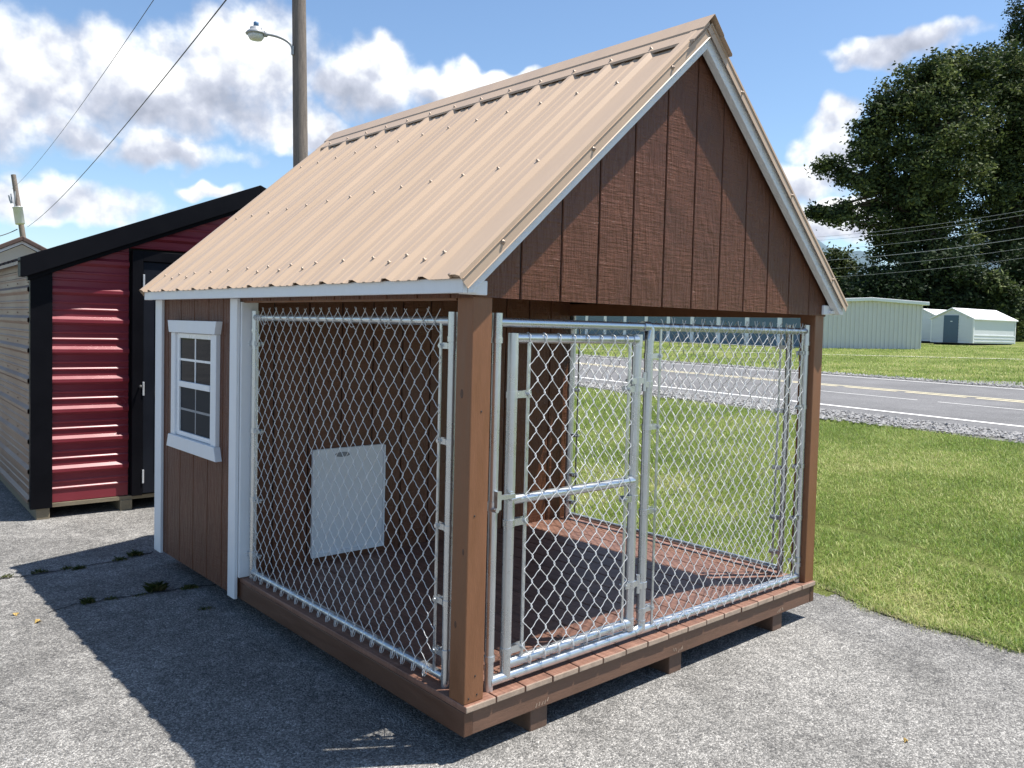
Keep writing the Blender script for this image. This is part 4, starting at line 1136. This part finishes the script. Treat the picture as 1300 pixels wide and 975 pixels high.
def storage_building():
    zb = .80
    A = at(800, 425, 60); B = at(1010, 438, 47)
    def hz(px, py):
        # where the sight line meets the wall line A-B
        d = ray(px, py); ex, ey = B.x-A.x, B.y-A.y
        t = ((A.x-CPOS.x)*ey-(A.y-CPOS.y)*ex)/(d.x*ey-d.y*ex); return CPOS+d*t
    d = Vector((A.x-B.x, A.y-B.y, 0)); ln0 = d.length; d.normalize()
    B0 = Vector((B.x, B.y, 0))-d*1.2
    rz = math.atan2(-d.y, -d.x)          # local +x runs from far end to near end
    A0 = Vector((A.x, A.y, 0))+d*17
    ln = (B0-A0).length
    S = empty('storage_building', (A0.x, A0.y, zb-.05), rz); tag(S, 'long blue storage building with white pilasters seen through the kennel', 'building')
    Hh = 2.55; o = A0
    MB().box(0, ln, .25, 2.2, 0, Hh).build('wall', 'pale_siding', S)
    # pilasters at the observed spacing along the wall
    xs = []
    for px in (816, 844, 874, 907, 943, 984):
        yb = 425+(px-800)*13/210
        q = hz(px, yb); xs.append(ln-((Vector((q.x, q.y, 0))-B0).length))
    xs = sorted(xs); st = (xs[-1]-xs[0])/(len(xs)-1); xs = [xs[0]-st*k for k in range(1, 5)]+xs+[xs[-1]+st*k for k in range(1, 2)]
    xs = sorted(x for x in xs if 2 < x < ln)
    xs.append(ln)
    dm = {}
    for x0, x1 in zip(xs[:-1], xs[1:]):
        o2 = MB().box(x0+.34, x1-.005, .17, .249, .05, Hh-.5).build('roll_up_door', 'storage_blue', S)
        for k in range(5): MB().box(x0+.34, x1-.005, .160, .1695, .1+k*.38, .1+k*.38+.30).build('door_slat', 'storage_blue', o2)
        MB().box(x0, x0+.33, .12, .249, 0, Hh-.1).build('pilaster', 'white_steel', S)
    # office end: dark front with two notices and a red panel
    MB().box(0, xs[0]-.1, .16, .249, .1, Hh-.3).build('office_front', 'door_black', S)
    for x in (xs[0]-9.5, xs[0]-7.4): MB().box(x, x+1.0, .14, .159, 1.3, 2.2).build('notice', 'white_steel', S)
    MB().box(xs[0]-4.6, xs[0]-2.2, .14, .159, 1.3, 2.1).build('panel', 'red_sign', S)
    MB().prism([(-.2, Hh), (2.4, Hh), (2.4, Hh+.06), (-.2, Hh+.12)], 0, -.3, ln+.3).build('roof', 'brown_roof', S)
    # pale apron in front
    m = MB(); v = []
    for k in range(21):
        x = ln*k/20
        for w in (-1.6, .2): v.append((x, w, .02))
    m.add(v, [(2*i, 2*i+1, 2*i+3, 2*i+2) for i in range(20)]); 
    M = Matrix.Translation((A0.x, A0.y, 0)) @ Matrix.Rotation(rz, 4, 'Z')
    mm = MB(); vv = []
    for p in v:
        q = M @ Vector((p[0], p[1], 0)); vv.append((q.x, q.y, max(tz(q.x, q.y), zb-.06)+.03))
    mm.add(vv, [(2*i, 2*i+1, 2*i+3, 2*i+2) for i in range(20)])
    tag(mm.build('pavement', 'path_gravel'), 'pale gravel apron in front of the blue storage building', kind='structure')
storage_building()

# ------------------------------------------------------------------ trees
def tree(name, label, base_px, depth, lobes, trunk_r, leaf, n_clump, per, mat='leaf', group=None, crown_label=None, seed=0, cl=.9, fork=.35):
    """lobes: (px, py, radius_px, depth offset m); crown leaves sit in clumps on every lobe"""
    rr = random.Random(seed); rg = np.random.default_rng(seed)
    b = ground_at(base_px, 430, depth); S = empty(name, b); tag(S, label, 'tree', group)
    k = depth/CAM['f']
    L_ = [(at(px, py, depth)+Vector((FWD.x, FWD.y, 0))*dz-b, r*k) for px, py, r, dz in lobes]
    top = max(c.z for c, r in L_)
    tr = MB(); f = fork*top
    axis = sum((c for c, r in L_), Vector())/len(L_)
    tp = [Vector((0, 0, -.1)), Vector((axis.x*.05, axis.y*.05, f*.5)), Vector((axis.x*.15, axis.y*.15, f)), Vector((axis.x*.5, axis.y*.5, max(f*1.4, axis.z)))]
    tr.tube(tp, [trunk_r*1.3, trunk_r, trunk_r*.8, trunk_r*.4], 10)
    clumps = []
    for c, r in L_:
        s = tp[2].lerp(tp[3], rr.uniform(0, .8)); mid = s.lerp(c, .55)+Vector((rr.uniform(-1, 1), rr.uniform(-1, 1), rr.uniform(-.6, .4)))*r*.25
        tr.tube([s, mid, c], [trunk_r*.38, trunk_r*.22, trunk_r*.08], 7, caps=False)
        nc = max(5, int(n_clump*(r/3.5)**2))
        for q in range(nc):
            d = Vector((rr.gauss(0, 1), rr.gauss(0, 1), rr.gauss(0, 1))).normalized()
            p = c+d*r*rr.uniform(.35, 1.02); clumps.append(p)
            if rr.random() < .35: tr.tube([c, c.lerp(p, .5)+Vector((0, 0, -.1*r)), p], [trunk_r*.1, trunk_r*.06, trunk_r*.03], 5, caps=False)
    tr.build('trunk', 'bark', S)
    C = np.array([tuple(p) for p in clumps]); n = len(C)*per
    ctr = np.repeat(C, per, 0)+rg.normal(0, 1, (n, 3))*np.array([cl, cl, cl*.6])*.55
    a = rg.normal(0, 1, (n, 3)); a[:, 2] *= .6; a /= np.linalg.norm(a, axis=1)[:, None]
    bb = rg.normal(0, 1, (n, 3)); bb -= a*(a*bb).sum(1)[:, None]; bb /= np.linalg.norm(bb, axis=1)[:, None]
    sz = leaf*rg.uniform(.6, 1.3, n)[:, None]
    V = np.stack([ctr-a*sz, ctr-bb*sz*.5, ctr+a*sz, ctr+bb*sz*.5], 1)
    o = bpy.data.objects.new('crown', np_mesh('crown', V, 4, mat)); COL.objects.link(o); o.parent = S
    return S
TG = 'tall trees behind the white sheds'
tree('broadleaf_tree', 'large spreading dark green tree with a long limb reaching over the grey building', 1185, 74,
     [(1200, 112, 42, 0), (1168, 120, 40, -1), (1230, 104, 40, 1), (1135, 150, 36, 0), (1187, 92, 26, 0), (1215, 86, 26, 1), (1243, 84, 24, 0), (1150, 118, 26, 1), (1126, 138, 22, 0), (1106, 168, 24, 0), (1098, 198, 20, -1), (1108, 238, 22, 0), (1180, 165, 45, -2), (1120, 190, 34, 1), (1155, 210, 44, -2), (1116, 225, 24, 0),
      (1205, 215, 48, 0), (1235, 160, 44, 2), (1140, 255, 40, -1), (1185, 265, 46, 1), (1112, 262, 18, 0), (1084, 240, 9, -1), (1066, 220, 9, 0), (1046, 212, 8, 0), (1056, 209, 6, 0), (1076, 228, 8, 0), (1072, 262, 9, 0), (1046, 272, 10, 0), (1058, 279, 8, -1), (1036, 270, 6, 0), (1068, 273, 7, 0), (1090, 276, 11, 0),
      (1150, 300, 40, 0), (1195, 320, 44, 0), (1130, 315, 20, 1), (1112, 288, 14, 0)],
     .55, .19, 62, 95, seed=11, group=TG)
tree('broadleaf_tree', 'tall broad tree crowding the right of the spreading tree, behind the white sheds', 1275, 78,
     [(1262, 95, 34, 0), (1285, 130, 50, 0), (1300, 85, 40, 2), (1320, 140, 60, 0), (1260, 190, 46, -1), (1300, 215, 60, 0), (1345, 220, 60, 0), (1250, 260, 46, 0), (1300, 290, 55, 0), (1350, 300, 60, 0), (1270, 330, 46, 0), (1325, 350, 50, 0)],
     .5, .19, 58, 90, seed=12, group=TG)
tree('pine_tree', 'tallest dark tree top rising behind the broad tree', 1310, 92,
     [(1300, 18, 22, 0), (1288, 48, 18, 0), (1315, 50, 28, 0), (1330, 90, 40, 0), (1300, 100, 30, 0), (1330, 160, 60, 0), (1345, 0, 40, 0)],
     .5, .18, 60, 80, 'leaf_dark', seed=13)
UG = 'dark bushy trees along the wood edge'
UL = ['low dark bushy tree right behind the grey building', 'dark understory tree between the grey building and the white sheds', 'dark bushy tree straight behind the blue door shed', 'brighter green bushy tree behind the roof end of the blue door shed', 'dark bushy tree at the open end of the blue door shed', 'small round tree standing apart left of the spreading tree', 'low dark shrub tree left of the grey building roof']
for i, (px, dp, lob, mt) in enumerate([
        (1115, 70, [(1120, 350, 20, 0), (1085, 372, 20, 0), (1140, 360, 28, 0), (1120, 385, 28, 0), (1085, 395, 22, 0), (1110, 412, 18, 0)], 'leaf_dark'),
        (1165, 71, [(1165, 350, 32, 0), (1190, 365, 28, 0), (1150, 385, 28, 0), (1185, 395, 28, 0), (1150, 412, 18, 0), (1190, 416, 16, 0)], 'leaf_dark'),
        (1215, 70, [(1215, 345, 34, 0), (1240, 365, 28, 0), (1200, 385, 30, 0), (1235, 400, 30, 0), (1215, 416, 16, 0), (1248, 416, 16, 0)], 'leaf_dark'),
        (1262, 69, [(1262, 365, 22, 0), (1280, 380, 20, 0), (1250, 395, 22, 0), (1275, 405, 20, 0), (1262, 416, 16, 0), (1288, 416, 16, 0)], 'leaf'),
        (1305, 72, [(1300, 350, 34, 0), (1325, 370, 34, 0), (1300, 400, 30, 0), (1330, 410, 30, 0), (1295, 375, 26, 0), (1305, 416, 16, 0), (1335, 418, 16, 0), (1360, 400, 34, 0)], 'leaf_dark'),
        (1062, 82, [(1062, 330, 16, 0), (1072, 348, 18, 0), (1052, 352, 18, 0), (1075, 375, 22, 0), (1050, 382, 22, 0)], 'leaf'),
        (1092, 78, [(1092, 358, 12, 0), (1098, 370, 16, 0), (1085, 382, 20, 0)], 'leaf_dark')]):
    tree('bushy_tree', UL[i], px, dp, lob, .2, .2, 110, 80, mt, UG, seed=30+i, fork=.25)
# wires in front of the trees
for i, (y0, y1) in enumerate([(297, 262), (301, 268), (313, 283), (326, 299), (336, 313), (346, 326)]):
    wire(at(960, y0+8, 66), at(1420, y1-17, 46), .5, .010 if i != 3 else .017, 'pale power line strung in front of the tall trees', 'cable_bright', group='power lines in front of the trees')
# distant ridge
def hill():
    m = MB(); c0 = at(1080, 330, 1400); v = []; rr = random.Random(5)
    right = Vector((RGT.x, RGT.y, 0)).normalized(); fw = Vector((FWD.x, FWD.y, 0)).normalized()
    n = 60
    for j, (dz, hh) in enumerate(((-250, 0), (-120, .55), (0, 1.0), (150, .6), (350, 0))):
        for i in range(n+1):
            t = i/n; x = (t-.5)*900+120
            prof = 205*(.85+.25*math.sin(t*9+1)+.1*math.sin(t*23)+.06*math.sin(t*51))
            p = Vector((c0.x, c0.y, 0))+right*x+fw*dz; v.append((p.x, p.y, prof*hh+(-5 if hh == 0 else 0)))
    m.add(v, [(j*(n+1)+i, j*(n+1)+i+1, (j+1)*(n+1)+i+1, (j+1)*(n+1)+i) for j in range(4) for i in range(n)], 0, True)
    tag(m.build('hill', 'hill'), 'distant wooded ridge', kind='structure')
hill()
